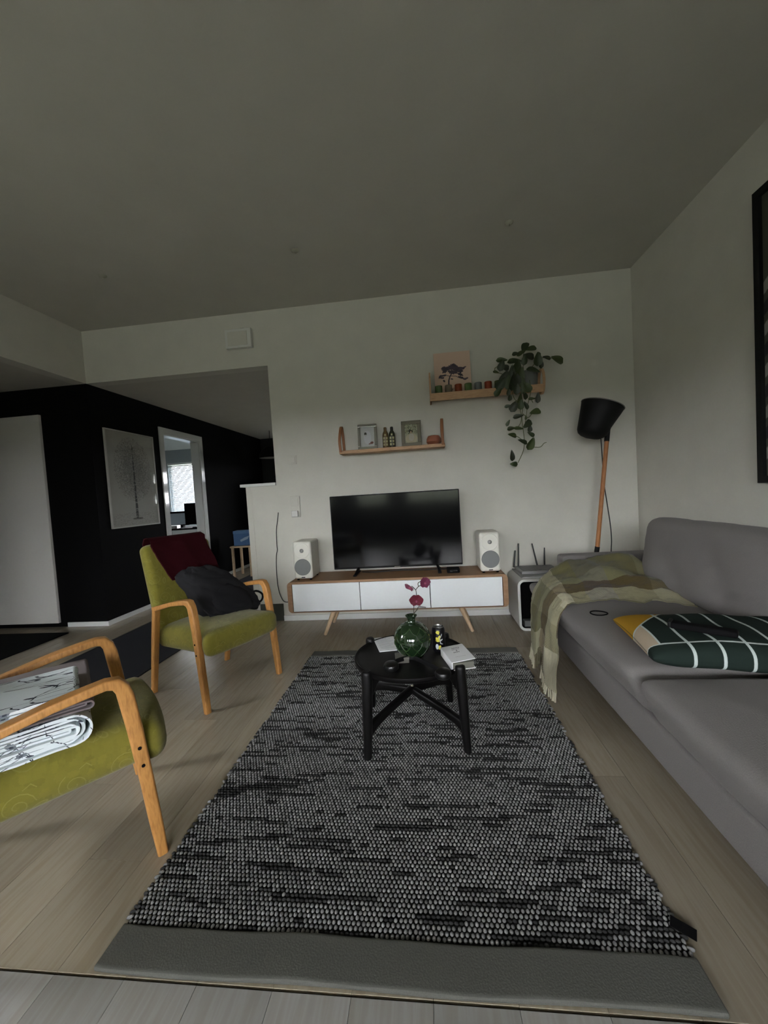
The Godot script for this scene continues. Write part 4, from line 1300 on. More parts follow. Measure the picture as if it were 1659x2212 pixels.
# ------------------------------------------------------------------ cube table with router
func side_cube() -> void:
	var o := thing("cube_table", "white rounded cube table with a black inside between bench and sofa", "side table", Vector3(0.887, 0, -3.39))
	var b := MB.new()
	ring(b, round_loop(-0.205, 0.205, 0.0, 0.412, 0.05, 8), round_loop(-0.186, 0.186, 0.019, 0.393, 0.034, 8), -0.20, 0.20)
	obj("shell", b, M.white_shell, o)
	b = MB.new()
	b.prism(PackedVector2Array(round_loop(-0.187, 0.187, 0.018, 0.394, 0.034, 8)), 0.012, Transform3D(Basis(), Vector3(0, 0, 0.10)))
	obj("back_panel", b, M.black_soft, o)
	b = MB.new()
	ring(b, round_loop(-0.1865, 0.1865, 0.0185, 0.3935, 0.034, 8), round_loop(-0.1835, 0.1835, 0.0215, 0.3905, 0.032, 8), -0.19, 0.185)
	obj("lining", b, M.black_soft, o)
	b = MB.new()
	b.rbox(Vector3(-0.01, 0.0475, 0.142), Vector3(0.30, 0.05, 0.06), 0.006)
	var g := obj("grey_case", b, mat("case_grey", rgb(120, 120, 118), 0.6))
	g.position = o.position
	tag(g, "flat grey case lying inside the cube table", "case")
	b = MB.new()
	b.rbox(Vector3(0, 0.006, 0), Vector3(0.34, 0.012, 0.36), 0.003)
	var bk := obj("grey_magazine", b, mat("magazine_grey", rgb(150, 150, 148), 0.6))
	bk.position = Vector3(0.895, 0.4125, -3.41)
	tag(bk, "flat grey magazine under the wireless router", "magazine")
	var r := thing("wireless_router", "flat dark router with a pale rim and four upright antennas", "router", Vector3(0.90, 0.425, -3.435))
	b = MB.new()
	b.rbox(Vector3(0, 0.014, 0), Vector3(0.31, 0.026, 0.25), 0.008)
	obj("body", b, mat("router_rim", rgb(150, 150, 148), 0.4), r)
	b = MB.new()
	b.rbox(Vector3(0, 0.027, 0), Vector3(0.282, 0.004, 0.222), 0.002)
	for i in 6:
		b.rbox(Vector3(-0.1 + i * 0.04, 0.0295, 0), Vector3(0.004, 0.002, 0.2), 0.0008, Basis(Vector3.UP, 0.3))
	obj("top_panel", b, mat("router_top", rgb(70, 70, 70), 0.35), r)
	for a in [[1119.5, 1222, 1120, 1174], [1161, 1219, 1149, 1174], [1176, 1219, 1176, 1183], [1110, 1222, 1113, 1189]]:
		b = MB.new()
		var lo := at_z(a[0], a[1], -3.568) - r.position; var hi := at_z(a[2], a[3], -3.568) - r.position
		lo.y = 0.012
		b.tube([lo, lo.lerp(hi, 0.5), hi], [0.0075, 0.0065, 0.005], 8)
		obj("antenna", b, mat("antenna_dark", rgb(48, 50, 50), 0.5), r)

# ------------------------------------------------------------------ sofa
func sofa() -> void:
	var o := thing("grey_sofa", "long grey fabric sofa along the right wall", "sofa", Vector3(1.25, 0, -1.45))
	var b := MB.new()
	b.rbox(Vector3(0.02, 0.205, 0.08), Vector3(1.0, 0.15, 3.16), 0.02)
	obj("base", b, M.sofa_cloth, o)
	b = MB.new()
	b.rbox(Vector3(0.43, 0.50, 0.08), Vector3(0.18, 0.60, 3.16), 0.05, Basis(), 6)
	b.smooth()
	obj("back_frame", b, M.sofa_cloth, o)
	var nz := FastNoiseLite.new()
	nz.seed = 4; nz.frequency = 2.2
	for i in 2:
		var zc := [-0.758, 0.75][i] as float
		b = MB.new()
		b.rbox(Vector3(-0.19, 0.365, zc), Vector3(0.76, 0.18, 1.47 if i == 0 else 1.52), 0.055, Basis(), 16, func(p):
			var e: float = (1.0 - pow(absf(p.x) / 0.38, 4.0)) * (1.0 - pow(absf(p.z) / 0.76, 6.0))
			p.x += 0.085 * smoothstep(0.10, 0.38, -p.x) * clampf(0.5 - p.y / 0.18, 0.0, 1.0)
			return p + Vector3(0.0, (0.022 if p.y > 0.0 else 0.0) * maxf(e, 0.0) + 0.008 * nz.get_noise_3d(p.x * 2.0, 5.0, p.z + zc), 0.006 * nz.get_noise_3d(p.x, p.y * 3.0, 9.0)), 4)
		b.smooth()
		obj("seat_cushion", b, M.sofa_cloth, o)
		b = MB.new()
		var tilt := Basis(Vector3.BACK, -0.17)
		var ln := 1.34 if i == 0 else 1.52
		b.rbox(Vector3(0.245, 0.665, -0.64 if i == 0 else 0.80), Vector3(0.22, 0.46, ln), 0.075, tilt, 20, func(p):
			var e: float = (1.0 - pow(absf(p.y) / 0.23, 4.0)) * (1.0 - pow(absf(p.z) / (ln * 0.5), 6.0))
			var fold := 0.014 * pow(maxf(0.0, sin(p.z * 17.0 + 2.5 * sin(p.y * 5.0) + 1.0)), 6.0) * maxf(e, 0.0)
			var px: float = p.x + signf(p.x) * 0.03 * maxf(e, 0.0) + fold + 0.008 * nz.get_noise_3d(p.z * 1.5, p.y * 2.0, 3.0)
			return Vector3(px, p.y + 0.010 * nz.get_noise_2d(p.z * 1.2, 40.0 + zc), p.z), 4)
		b.smooth()
		obj("back_cushion", b, M.sofa_cloth, o)
	for z in [-1.555, 1.73]:
		b = MB.new()
		b.rbox(Vector3(0.115, 0.38, z), Vector3(0.84, 0.50, 0.13), 0.025, Basis(), 3)
		b.smooth()
		obj("arm", b, M.sofa_cloth, o)
	for x in [-0.22, 0.42]:
		for z in [-1.40, 0.08, 1.55]:
			b = MB.new()
			b.tube([Vector3(x, 0.135, z), Vector3(x, 0.0, z)], [0.022, 0.014], 10)
			obj("leg", b, M.black_matte, o)

func on_sofa() -> void:
	# plaid throw tumbling over the front edge
	var o := thing("plaid_throw", "olive, brown and cream plaid throw tumbling over the sofa end", "throw", Vector3.ZERO)
	var ctrl := [
		[[1.47, 0.50, -2.86], [1.28, 0.56, -2.88], [1.06, 0.575, -2.87], [0.90, 0.55, -2.85], [0.765, 0.49, -2.80], [0.70, 0.38, -2.77], [0.665, 0.24, -2.72], [0.645, 0.11, -2.66]],
		[[1.47, 0.54, -2.74], [1.28, 0.63, -2.74], [1.08, 0.61, -2.76], [0.90, 0.60, -2.74], [0.745, 0.52, -2.66], [0.675, 0.39, -2.62], [0.645, 0.24, -2.58], [0.625, 0.10, -2.54]],
		[[1.44, 0.50, -2.60], [1.26, 0.53, -2.58], [1.08, 0.60, -2.60], [0.90, 0.54, -2.56], [0.735, 0.51, -2.52], [0.668, 0.39, -2.48], [0.64, 0.25, -2.46], [0.622, 0.11, -2.45]],
		[[1.41, 0.49, -2.46], [1.25, 0.56, -2.46], [1.08, 0.53, -2.46], [0.90, 0.52, -2.46], [0.735, 0.50, -2.42], [0.668, 0.40, -2.40], [0.652, 0.30, -2.39], [0.64, 0.19, -2.38]],
		[[1.38, 0.475, -2.32], [1.22, 0.505, -2.36], [1.06, 0.515, -2.38], [0.88, 0.485, -2.38], [0.74, 0.485, -2.34], [0.668, 0.40, -2.30], [0.635, 0.24, -2.26], [0.612, 0.07, -2.24]],
		[[1.36, 0.462, -2.17], [1.2, 0.466, -2.24], [1.05, 0.468, -2.28], [0.88, 0.468, -2.29], [0.75, 0.466, -2.24], [0.676, 0.39, -2.18], [0.65, 0.25, -2.12], [0.628, 0.06, -2.10]]]
	var rows := []
	for r in ctrl:
		var q := []
		for p in r:
			q.append(Vector3(p[0], p[1], p[2]))
		rows.append(q)
	var sheet := net(rows, 10, 8)
	var nz := FastNoiseLite.new()
	nz.seed = 9; nz.frequency = 5.0
	for r in sheet.size():
		for c in sheet[0].size():
			var p: Vector3 = sheet[r][c]
			var lift := 0.030 * nz.get_noise_3d(p.x * 1.0, p.y * 0.6, p.z * 1.4) + 0.030 * (1.0 - 2.0 * absf(nz.get_noise_3d(p.x * 0.7 + 3.0, 7.0, p.z * 0.9 + p.x * 0.5))) * (0.5 if p.y > 0.46 else 0.2) + 0.014
			sheet[r][c] = p + (Vector3(0, lift, 0) if p.y > 0.46 else Vector3(-lift * 0.8, 0, 0))
	var under := []
	for r in sheet.size():
		var row := []
		for c in sheet[0].size():
			var p: Vector3 = sheet[r][c]
			row.append(p - (Vector3(0, 0.007, 0) if p.y > 0.46 else Vector3(-0.006, 0.002, 0)))
		under.append(row)
	var b := MB.new()
	b.grid(sheet, false, false, false)
	b.grid(under, false, false, false)
	for e in [[sheet[0], under[0]], [sheet[-1], under[-1]]]:
		b.grid([e[0], e[1]], false, false, false)
	for c in [0, sheet[0].size() - 1]:
		var s1 := []; var s2 := []
		for r in sheet.size():
			s1.append(sheet[r][c]); s2.append(under[r][c])
		b.grid([s1, s2], false, false, false)
	var pm := mat("plaid_wool", Color(1, 1, 1), 1.0, 0.0, 0.2)
	pm.albedo_texture = tex(plaid())
	pm.rim_enabled = true; pm.rim = 0.2
	pm.heightmap_enabled = true; pm.heightmap_texture = T.cloth; pm.heightmap_scale = 0.15
	obj("cloth", b, pm, o)
	# fringe: twisted tassels along the hanging end
	var last: Array = sheet[-1]
	var cream := mat("fringe_cream", rgb(196, 190, 166), 1.0, 0.0, 0.2)
	var drab := mat("fringe_drab", rgb(110, 104, 84), 1.0, 0.0, 0.2)
	for i in last.size():
		if i % 1 == 0:
			var p: Vector3 = last[i]
			var t := MB.new()
			var sway := Vector3(rng.randf_range(-0.012, 0.004), 0, rng.randf_range(-0.012, 0.012))
			var drop := minf(0.075, p.y - 0.012)
			t.tube([p, p + Vector3(0, -drop * 0.5, 0) + sway * 0.4, p + Vector3(0, -drop, 0) + sway], [0.0035, 0.0035, 0.0055], 6)
			var part := float(i) / (last.size() - 1)
			obj("tassel", t, drab if part > 0.4 and part < 0.72 else cream, o)
	# black ring
	b = MB.new()
	var ring_pts := []
	for i in 25:
		var a := TAU * i / 24.0
		ring_pts.append(Vector3(0.846 + 0.040 * cos(a), 0.4775 + 0.001 * sin(2.0 * a), -2.10 + 0.036 * sin(a)))
	b.tube(ring_pts, 0.0034, 8)
	tag(obj("hair_tie", b, M.black_soft), "thin black hair tie ring lying on the sofa seat", "hair tie")
	# grid cushion
	var cu := thing("grid_cushion", "dark green cushion with white grid lines and a mustard corner", "cushion", Vector3(1.12, 0.517, -1.60), -0.17)
	b = MB.new()
	for sg in [-1.0, 1.0]:
		var pts := []
		for i in 29:
			var row := []
			for j in 29:
				var u := sin((i / 28.0 - 0.5) * PI); var v := sin((j / 28.0 - 0.5) * PI)
				var th := pow(maxf(0.0, (1.0 - pow(absf(u), 3.6)) * (1.0 - pow(absf(v), 5.0))), 0.36)
				var pinch := 1.0 - 0.05 * (1.0 - v * v) * u * u
				var pinch2 := 1.0 - 0.05 * (1.0 - u * u) * v * v
				var ear := pow(maxf(0.0, -u), 3.0) * pow(maxf(0.0, -v), 2.0)     # limp corner
				row.append(Vector3(u * 0.33 * pinch2 + 0.01 * ear, sg * (0.050 if sg < 0.0 else 0.056) * th + 0.004 * sin(u * 7.0 + v * 5.0) * th - 0.036 * ear, v * 0.21 * pinch - 0.12 * ear))
			pts.append(row)
		var before := b.v.size()
		b.grid(pts, false, false, false)
		for q in range(before, b.v.size()):
			if sg * b.n[q].y < 0.0:
				b.n[q] = -b.n[q]
		for q in range(before, b.v.size(), 3):
			var g := (b.v[q + 2] - b.v[q]).cross(b.v[q + 1] - b.v[q])
			if g.dot(b.n[q] + b.n[q + 1] + b.n[q + 2]) < 0.0:
				var tv := b.v[q + 1]; b.v[q + 1] = b.v[q + 2]; b.v[q + 2] = tv
				var tn := b.n[q + 1]; b.n[q + 1] = b.n[q + 2]; b.n[q + 2] = tn
				var tu := b.uv[q + 1]; b.uv[q + 1] = b.uv[q + 2]; b.uv[q + 2] = tu
	for q in b.v.size():
		b.uv[q] = Vector2(0.5 + 0.5 * sin((b.uv[q].x - 0.5) * PI), (0.5 + 0.484 * sin((b.uv[q].y - 0.5) * PI)) * 0.5 + (0.5 if q < b.v.size() / 2 else 0.0))
	var cm := mat("grid_print", Color(1, 1, 1), 0.95, 0.0, 0.2)
	cm.albedo_texture = tex(grid_cloth())
	cm.heightmap_enabled = true; cm.heightmap_texture = T.cloth; cm.heightmap_scale = 0.04
	obj("cover", b, cm, cu)
	var a0 := at_y(1448, 1354, 0.574); var a1 := at_y(1596, 1377, 0.574)
	var sc := thing("slim_case", "long slim black case lying along the back of the grid cushion", "case", (a0 + a1) / 2 + Vector3(0, 0.012, 0), atan2(-(a1.z - a0.z), a1.x - a0.x))
	b = MB.new()
	b.rbox(Vector3.ZERO, Vector3(a0.distance_to(a1), 0.024, 0.05), 0.009)
	obj("body", b, M.black_soft, sc)
	b = MB.new()
	b.rbox(Vector3(-a0.distance_to(a1) * 0.5, 0.004, 0), Vector3(0.012, 0.026, 0.052), 0.005)
	obj("end_cap", b, M.black_matte, sc)

func plaid() -> Image:
	var im := Image.create(512, 512, false, Image.FORMAT_RGB8)
	var olive := rgb(98, 94, 64); var brown := rgb(64, 46, 26); var creamy := rgb(178, 172, 146); var grey := rgb(92, 90, 84); var sage := rgb(124, 122, 94)
	# u runs along the fall, v along the sofa
	var bands := [[0.0, 0.12, sage], [0.12, 0.3, olive], [0.3, 0.42, grey], [0.42, 0.52, olive], [0.52, 0.6, creamy], [0.6, 0.72, sage], [0.72, 0.85, olive], [0.85, 1.01, creamy]]
	var cross := [[0.0, 0.16, creamy], [0.16, 0.42, olive], [0.42, 0.56, sage], [0.56, 0.78, brown], [0.78, 1.01, creamy]]
	for y in 512:
		for x in 512:
			var u := x / 512.0; var v := y / 512.0
			var a := olive; var c := olive
			for q in bands:
				if u >= q[0] and u < q[1]:
					a = q[2]
			for q in cross:
				if v >= q[0] and v < q[1]:
					c = q[2]
			var twill := 0.5 + (0.32 if (x + y) % 6 < 3 else -0.32)
			im.set_pixel(x, y, a.lerp(c, twill * 0.55 + 0.2))
	return im

func grid_cloth() -> Image:
	var im := Image.create(512, 1024, false, Image.FORMAT_RGB8)
	im.fill(rgb(36, 46, 42))
	var w := rgb(190, 200, 196)
	var must := rgb(176, 134, 44)
	for half in 2:
		var y0 := half * 512
		for y in 512:       # mustard corner patch and beige strip, each edged with a white line
			for x in 512:
				var far := y < 250 - x * 1.75
				if far:
					im.set_pixel(x, y0 + y, must)
				elif y < 264 - x * 1.75:
					im.set_pixel(x, y0 + y, w)
				elif x < 28 and y < 440:
					im.set_pixel(x, y0 + y, rgb(184, 168, 146))
				elif x < 33 and y < 446:
					im.set_pixel(x, y0 + y, w)
		for i in 7:
			im.fill_rect(Rect2i(90 + i * 67, y0, 8, 512), w)
		im.fill_rect(Rect2i(33, y0 + 436, 479, 10), w)
	return im

# ------------------------------------------------------------------ floor lamp
func floor_lamp() -> void:
	var o := thing("floor_lamp", "floor lamp with a black tilted bucket shade on a wooden pole", "lamp", Vector3(1.33, 0, -3.40))
	var home := o.position
	var b := MB.new()
	b.lathe([Vector2(0, 0), Vector2(0.13, 0), Vector2(0.132, 0.008), Vector2(0.128, 0.016), Vector2(0.02, 0.022), Vector2(0, 0.022)], 36)
	obj("base", b, M.black_matte, o)
	var foot := Vector3(0, 0.02, 0)
	var low := at_z(1289, 1190, -3.40) - home; var mid := at_z(1290.5, 1181, -3.40) - home; var high := at_z(1311, 948, -3.40) - home
	b = MB.new()
	b.tube([foot, low, mid], 0.019, 14)
	obj("sleeve", b, M.black_matte, o)
	b = MB.new()
	b.tube([mid, mid.lerp(high, 0.5), high], 0.0165, 16)
	obj("pole", b, M.lamp_wood, o)
	b = MB.new()
	b.tube([high + (mid - high).normalized() * 0.02, high, high + (high - mid).normalized() * 0.07], 0.019, 12)
	obj("joint", b, M.black_matte, o)
	# bucket shade: rings from the open rim down to the rounded bottom
	var rings := []
	for r in [[1260, 863.5, 1344, 885, 0.94], [1259, 863, 1345, 886, 1.0], [1256, 883, 1337, 898, 1.0], [1252, 906, 1327, 912, 1.0], [1248.5, 926, 1317, 926, 1.0], [1250, 934, 1314, 934, 1.0], [1256, 940, 1309, 941, 0.98], [1266, 945, 1303, 946, 0.95], [1280, 948, 1294, 949, 0.9]]:
		var L := at_z(r[0], r[1], -3.36) - home; var R := at_z(r[2], r[3], -3.36) - home
		var c := (L + R) / 2; var e := (R - L) / 2
		var row := []
		for k in 36:
			var a := TAU * k / 36.0
			row.append(c + e * cos(a) + Vector3(0, 0.10 * sin(a) * e.length() * 0.0, 1) * sin(a) * e.length() * r[4])
		rings.append(row)
	b = MB.new()
	b.grid(rings, false, true)
	b.fan(rings[-1], Vector3.DOWN)
	obj("shade", b, M.black_matte, o)
	b = MB.new()
	b.tube(rings[1] + [rings[1][0]], 0.0035, 6)
	obj("rim", b, mat("shade_rim", rgb(128, 126, 122), 0.5), o)
	# pale inside of the shade
	var lining := []
	for i in range(0, 7):
		var row := []
		var c := Vector3.ZERO
		for p in rings[i]:
			c += p / 36.0
		for p in rings[i]:
			row.append(c + (p - c) * 0.965 + Vector3(0, 0.004, 0))
		lining.append(row)
	b = MB.new()
	b.grid(lining, false, true)
	b.fan(lining[-1], Vector3.UP)
	obj("lining", b, mat("shade_lining", rgb(120, 118, 112), 0.7), o)
	b = MB.new()
	var pts := []
	for p in [[1298, 946], [1300, 975], [1302, 1005], [1305, 1045], [1311, 1085], [1318, 1130], [1321, 1165], [1320, 1195]]:
		pts.append(at_z(p[0], p[1], -3.425) - home)
	pts.append(Vector3(0.16, 0.25, -0.05)); pts.append(Vector3(0.12, 0.015, -0.06)); pts.append(Vector3(0.0, 0.012, -0.05))
	b.tube(catmull(pts, 5), 0.004, 7)
	obj("cord", b, M.cable, o)

# ------------------------------------------------------------------ armchairs
func green_cloth() -> Image:
	var im := Image.create(512, 512, false, Image.FORMAT_RGB8)
	im.fill(rgb(118, 112, 44))
	var r := RandomNumberGenerator.new()
	r.seed = 22
	for i in 260:
		var k := r.randf_range(0.94, 1.06)
		blob(im, Vector2(r.randf_range(0, 512), r.randf_range(0, 512)), Vector2(r.randf_range(8, 26), r.randf_range(8, 26)), Color(0.463 * k, 0.439 * k, 0.173 * k), 0.0, 0.3)
	var lift := rgb(134, 130, 66)
	for i in 9:              # scrolls and buds woven a little lighter than the ground
		var c := Vector2(70 + (i % 3) * 170 + (i / 3) * 40, 80 + (i / 3) * 165)
		var pts := []
		for k in 26:
			var a := k * 0.42 + i
			pts.append(c + Vector2(cos(a), sin(a)) * (8.0 + k * 1.9))
		stroke(im, pts, 3.0, lift)
		blob(im, c + Vector2(64, 26), Vector2(26, 13), lift, 0.8 + i)
		blob(im, c + Vector2(64, 26), Vector2(19, 8), rgb(120, 116, 50), 0.8 + i)
		stroke(im, [c + Vector2(20, -60), c + Vector2(44, -74), c + Vector2(60, -56)], 2.5, lift)
	return im

func armchairs() -> void:
	var cloth := mat("green_cloth", Color(1, 1, 1), 0.95, 0.0, 0.3)
	grained(cloth, tex(green_cloth()), Vector3(2.6, 2.6, 2.6), T.cloth, 0.05)
	cloth.rim_enabled = true; cloth.rim = 0.4; cloth.rim_tint = 0.8
	var o := thing("green_armchair", "green upholstered armchair with bent wooden arms, a backpack slumped in it", "armchair", Vector3(-1.39, 0, -2.375), deg_to_rad(-25.6), "green armchairs")
	var b := MB.new()
	for sz in [-1, 1]:
		var path := [[0.262, 0.0, 0.016, 0.016], [0.250, 0.12, 0.019, 0.017], [0.236, 0.26, 0.020, 0.017], [0.216, 0.44, 0.022, 0.018], [0.200, 0.555, 0.023, 0.019], [0.192, 0.588, 0.021, 0.020], [0.176, 0.609, 0.019, 0.022], [0.150, 0.614, 0.015, 0.023], [0.10, 0.607, 0.014, 0.025], [0.02, 0.594, 0.013, 0.027], [-0.07, 0.572, 0.013, 0.026], [-0.14, 0.553, 0.014, 0.023], [-0.192, 0.540, 0.015, 0.019]]
		var st := []
		for i in path.size():
			var p := Vector3(path[i][0], path[i][1], sz * 0.265)
			var a: Array = path[maxi(i - 1, 0)]; var c: Array = path[mini(i + 1, path.size() - 1)]
			var d := Vector2(c[0] - a[0], c[1] - a[1]).normalized()
			st.append([p, Vector3(d.y, -d.x, 0) * path[i][2], Vector3(0, 0, 1) * path[i][3]])
		b = MB.new()
		b.bar(st, 0.45)
		var arm := obj("arm_frame", b, M.birch, o)
		for y in [0.325, 0.385]:
			b = MB.new()
			b.lathe([Vector2(0, 0.0015), Vector2(0.0055, 0.0015), Vector2(0.0055, 0), Vector2(0, 0)], 12, Transform3D(Basis(Vector3.RIGHT, PI / 2 * sz), Vector3(0.228 - (y - 0.325) * 0.1, y, sz * (0.265 + 0.0188))))
			obj("screw_plug", b, M.black_soft, arm)
		b = MB.new()
		b.bar([[Vector3(-0.176, 0.548, sz * 0.265), Vector3(0.019, 0.004, 0), Vector3(0, 0, 0.019)], [Vector3(-0.215, 0.35, sz * 0.265), Vector3(0.020, 0.004, 0), Vector3(0, 0, 0.018)], [Vector3(-0.281, 0.0, sz * 0.265), Vector3(0.015, 0.003, 0), Vector3(0, 0, 0.016)]], 0.4)
		obj("rear_leg", b, M.birch, o)
	b = MB.new()
	b.rbox(Vector3(0.20, 0.335, 0), Vector3(0.03, 0.04, 0.44), 0.006)
	b.rbox(Vector3(-0.205, 0.335, 0), Vector3(0.03, 0.04, 0.44), 0.006)
	obj("seat_rail", b, M.birch, o)
	b = MB.new()
	b.rbox(Vector3(0.015, 0.358, 0), Vector3(0.575, 0.135, 0.475), 0.05, Basis(Vector3.BACK, 0.05), 10, func(p):
		var e: float = (1.0 - pow(absf(p.x) / 0.2875, 3.0)) * (1.0 - pow(absf(p.z) / 0.2375, 3.0))
		var wide := 1.0 + 0.12 * smoothstep(0.19, 0.26, p.x)
		return Vector3(p.x + 0.02 * (1.0 - pow(p.z / 0.2375, 2.0)) * smoothstep(0.15, 0.28, p.x), p.y + (0.026 if p.y > 0.0 else -0.006) * maxf(e, 0.0), p.z * wide), 4)
	b.smooth()
	obj("seat", b, cloth, o)
	b = MB.new()
	b.rbox(Vector3(-0.302, 0.635, 0), Vector3(0.088, 0.57, 0.465), 0.036, Basis(Vector3.BACK, 0.24), 8, func(p):
		var e: float = (1.0 - pow(absf(p.y) / 0.285, 3.0)) * (1.0 - pow(absf(p.z) / 0.2325, 3.0))
		return p + Vector3(0.014 * signf(p.x) * maxf(e, 0.0), 0.012 * (1.0 - pow(p.z / 0.2325, 2.0)) * signf(p.y), 0), 4)
	b.smooth()
	obj("backrest", b, cloth, o)
	var o2 := copy(o, "green upholstered armchair with bent wooden arms, folded white blankets on its seat")
	o2.position = Vector3(-1.3156, 0, -1.186); o2.rotation.y = deg_to_rad(45)
	backpack(o)
	blankets(o2)

# lumpy closed body: unit directions pushed out to an ellipsoid of power p, then bent
func lump(b: MB, c: Vector3, s: Vector3, power: float, bend, ni := 30, nj := 22) -> void:
	var rows := []
	for j in nj:
		var v := PI * (j / float(nj - 1) - 0.5)
		var row := []
		for i in ni:
			var u := TAU * i / ni
			var f := func(t: float) -> float: return signf(t) * pow(absf(t), power)
			var p := Vector3(f.call(cos(v)) * f.call(cos(u)), f.call(sin(v)), f.call(cos(v)) * f.call(sin(u)))
			row.append(c + bend.call(Vector3(p.x * s.x, p.y * s.y, p.z * s.z)))
		rows.append(row)
	b.grid(rows, false, true)

func backpack(chair: Node3D) -> void:
	var o := thing("backpack", "dark grey backpack slumped on the seat of the green armchair", "backpack", chair.position, chair.rotation.y)
	var nz := FastNoiseLite.new()
	nz.seed = 2; nz.frequency = 7.0
	var slump := func(p: Vector3) -> Vector3:
		var k := 0.030 * nz.get_noise_3d(p.x, p.y, p.z) + 0.016 * nz.get_noise_3d(p.x * 2.3, p.y * 2.3, p.z * 2.3)
		var q := p + p.normalized() * k
		# leans back against the chair and sags towards its far arm
		return Vector3(q.x - 0.42 * q.y, q.y, q.z * (1.0 - 0.75 * q.y) + 0.52 * q.y)
	var b := MB.new()
	lump(b, Vector3(-0.055, 0.578, -0.075), Vector3(0.105, 0.172, 0.190), 0.6, slump, 44, 32)
	obj("body", b, mat("pack_cloth", rgb(36, 36, 38), 0.92, 0.0, 0.3), o)
	b = MB.new()
	lump(b, Vector3(0.045, 0.535, -0.10), Vector3(0.050, 0.10, 0.135), 0.7, slump, 24, 16)
	obj("front_pocket", b, mat("pocket_cloth", rgb(30, 30, 32), 0.92, 0.0, 0.3), o)
	b = MB.new()
	var st := []
	for p in catmull([Vector3(-0.085, 0.70, 0.055), Vector3(-0.04, 0.63, 0.085), Vector3(-0.01, 0.55, 0.075), Vector3(0.03, 0.47, 0.045), Vector3(0.05, 0.435, 0.02)], 5):
		st.append([p, Vector3(0.3, 0.2, -0.9).normalized() * 0.017, Vector3(0.8, 0.5, 0.4).normalized() * 0.0045])
	b.bar(st, 0.6)
	obj("shoulder_strap", b, mat("strap_grey", rgb(50, 50, 53), 0.9), o)
	b = MB.new()
	b.tube(catmull([Vector3(0.03, 0.52, -0.235), Vector3(0.035, 0.53, -0.31), Vector3(0.05, 0.50, -0.352), Vector3(0.055, 0.462, -0.342), Vector3(0.055, 0.446, -0.29), Vector3(0.04, 0.446, -0.22)], 6), 0.007, 8)
	obj("strap_loop", b, M.black_soft, o)
	b = MB.new()
	var web := []
	for p in catmull([Vector3(0.06, 0.455, -0.04), Vector3(0.10, 0.437, -0.07), Vector3(0.11, 0.436, -0.13), Vector3(0.08, 0.445, -0.18)], 5):
		web.append([p, Vector3(0.7, 0, 0.7) * 0.012, Vector3(0, 1, 0) * 0.002])
	b.bar(web, 0.5)
	obj("webbing", b, M.black_soft, o)
	# burgundy garment thrown over the top of the backrest
	b = MB.new()
	var rows := []
	for i in 25:
		var t := i / 24.0
		var row := []
		for j in 19:
			var s := j / 18.0 - 0.5
			var pos: Vector3
			var wave := 0.008 * sin(s * 9.0 + t * 5.0) + 0.022 * nz.get_noise_3d(s * 0.5, t * 0.5, 3.0)
			var widen := 0.33 + 0.05 * sin(t * PI)
			if t < 0.6:     # down the front of the backrest
				var k := 1.0 - t / 0.6
				pos = Vector3(-0.298 + 0.10 * k + wave * 0.7 + 0.012, 0.925 - 0.235 * k, 0)
			elif t < 0.75:  # over the top edge
				var a := (t - 0.6) / 0.15 * PI
				pos = Vector3(-0.338 + 0.052 * cos(a), 0.925 + 0.030 * sin(a) + 0.012, 0)
			else:
				var k := (t - 0.75) / 0.25
				pos = Vector3(-0.392 + 0.02 * k - wave * 0.4, 0.925 - 0.16 * k, 0)
			row.append(pos + Vector3(0, 0, 0.02 + s * widen + 0.03 * (1.0 - minf(t / 0.6, 1.0)) * -1.6))
		rows.append(row)
	var under := []
	for i in rows.size():
		var row := []
		for j in rows[0].size():
			row.append(rows[i][j] + Vector3(-0.010 if i < 15 else 0.010, -0.004, 0))
		under.append(row)
	b.grid(rows, false, false, false)
	b.grid(under, false, false, false)
	b.grid([rows[0], under[0]], false, false, false)
	for c in [0, rows[0].size() - 1]:
		var e1 := []; var e2 := []
		for i in rows.size():
			e1.append(rows[i][c]); e2.append(under[i][c])
		b.grid([e1, e2], false, false, false)
	var g := obj("burgundy_garment", b, mat("burgundy_cloth", rgb(48, 12, 18), 0.95, 0.0, 0.2))
	g.position = chair.position; g.rotation.y = chair.rotation.y
	tag(g, "dark burgundy garment thrown over the top of the armchair back", "garment")

func twig_cloth() -> Image:
	var im := Image.create(512, 512, false, Image.FORMAT_RGB8)
	im.fill(rgb(224, 232, 234))
	var r := RandomNumberGenerator.new()
	r.seed = 14
	var ink := rgb(54, 58, 66)
	for i in 44:
		var p := Vector2(r.randf_range(0, 512), r.randf_range(0, 512))
		var a := r.randf_range(-0.5, 0.5) + (PI / 2 if i % 4 == 0 else 0.0)
		var pts := [p]
		for k in 5:
			a += r.randf_range(-0.4, 0.4)
			p += Vector2(cos(a), sin(a)) * r.randf_range(18, 38)
			pts.append(p)
		stroke(im, pts, r.randf_range(2.0, 4.5), ink, 1.5)
		if i % 3 == 0:
			blob(im, p, Vector2(r.randf_range(12, 24), r.randf_range(9, 15)), rgb(110, 116, 124), a, 0.3)
			blob(im, p, Vector2(8, 6), ink, a, 0.3)
		if i % 2 == 0:
			blob(im, pts[2] + Vector2(6, -8), Vector2(15, 4.5), ink, a + 0.7)
	return im

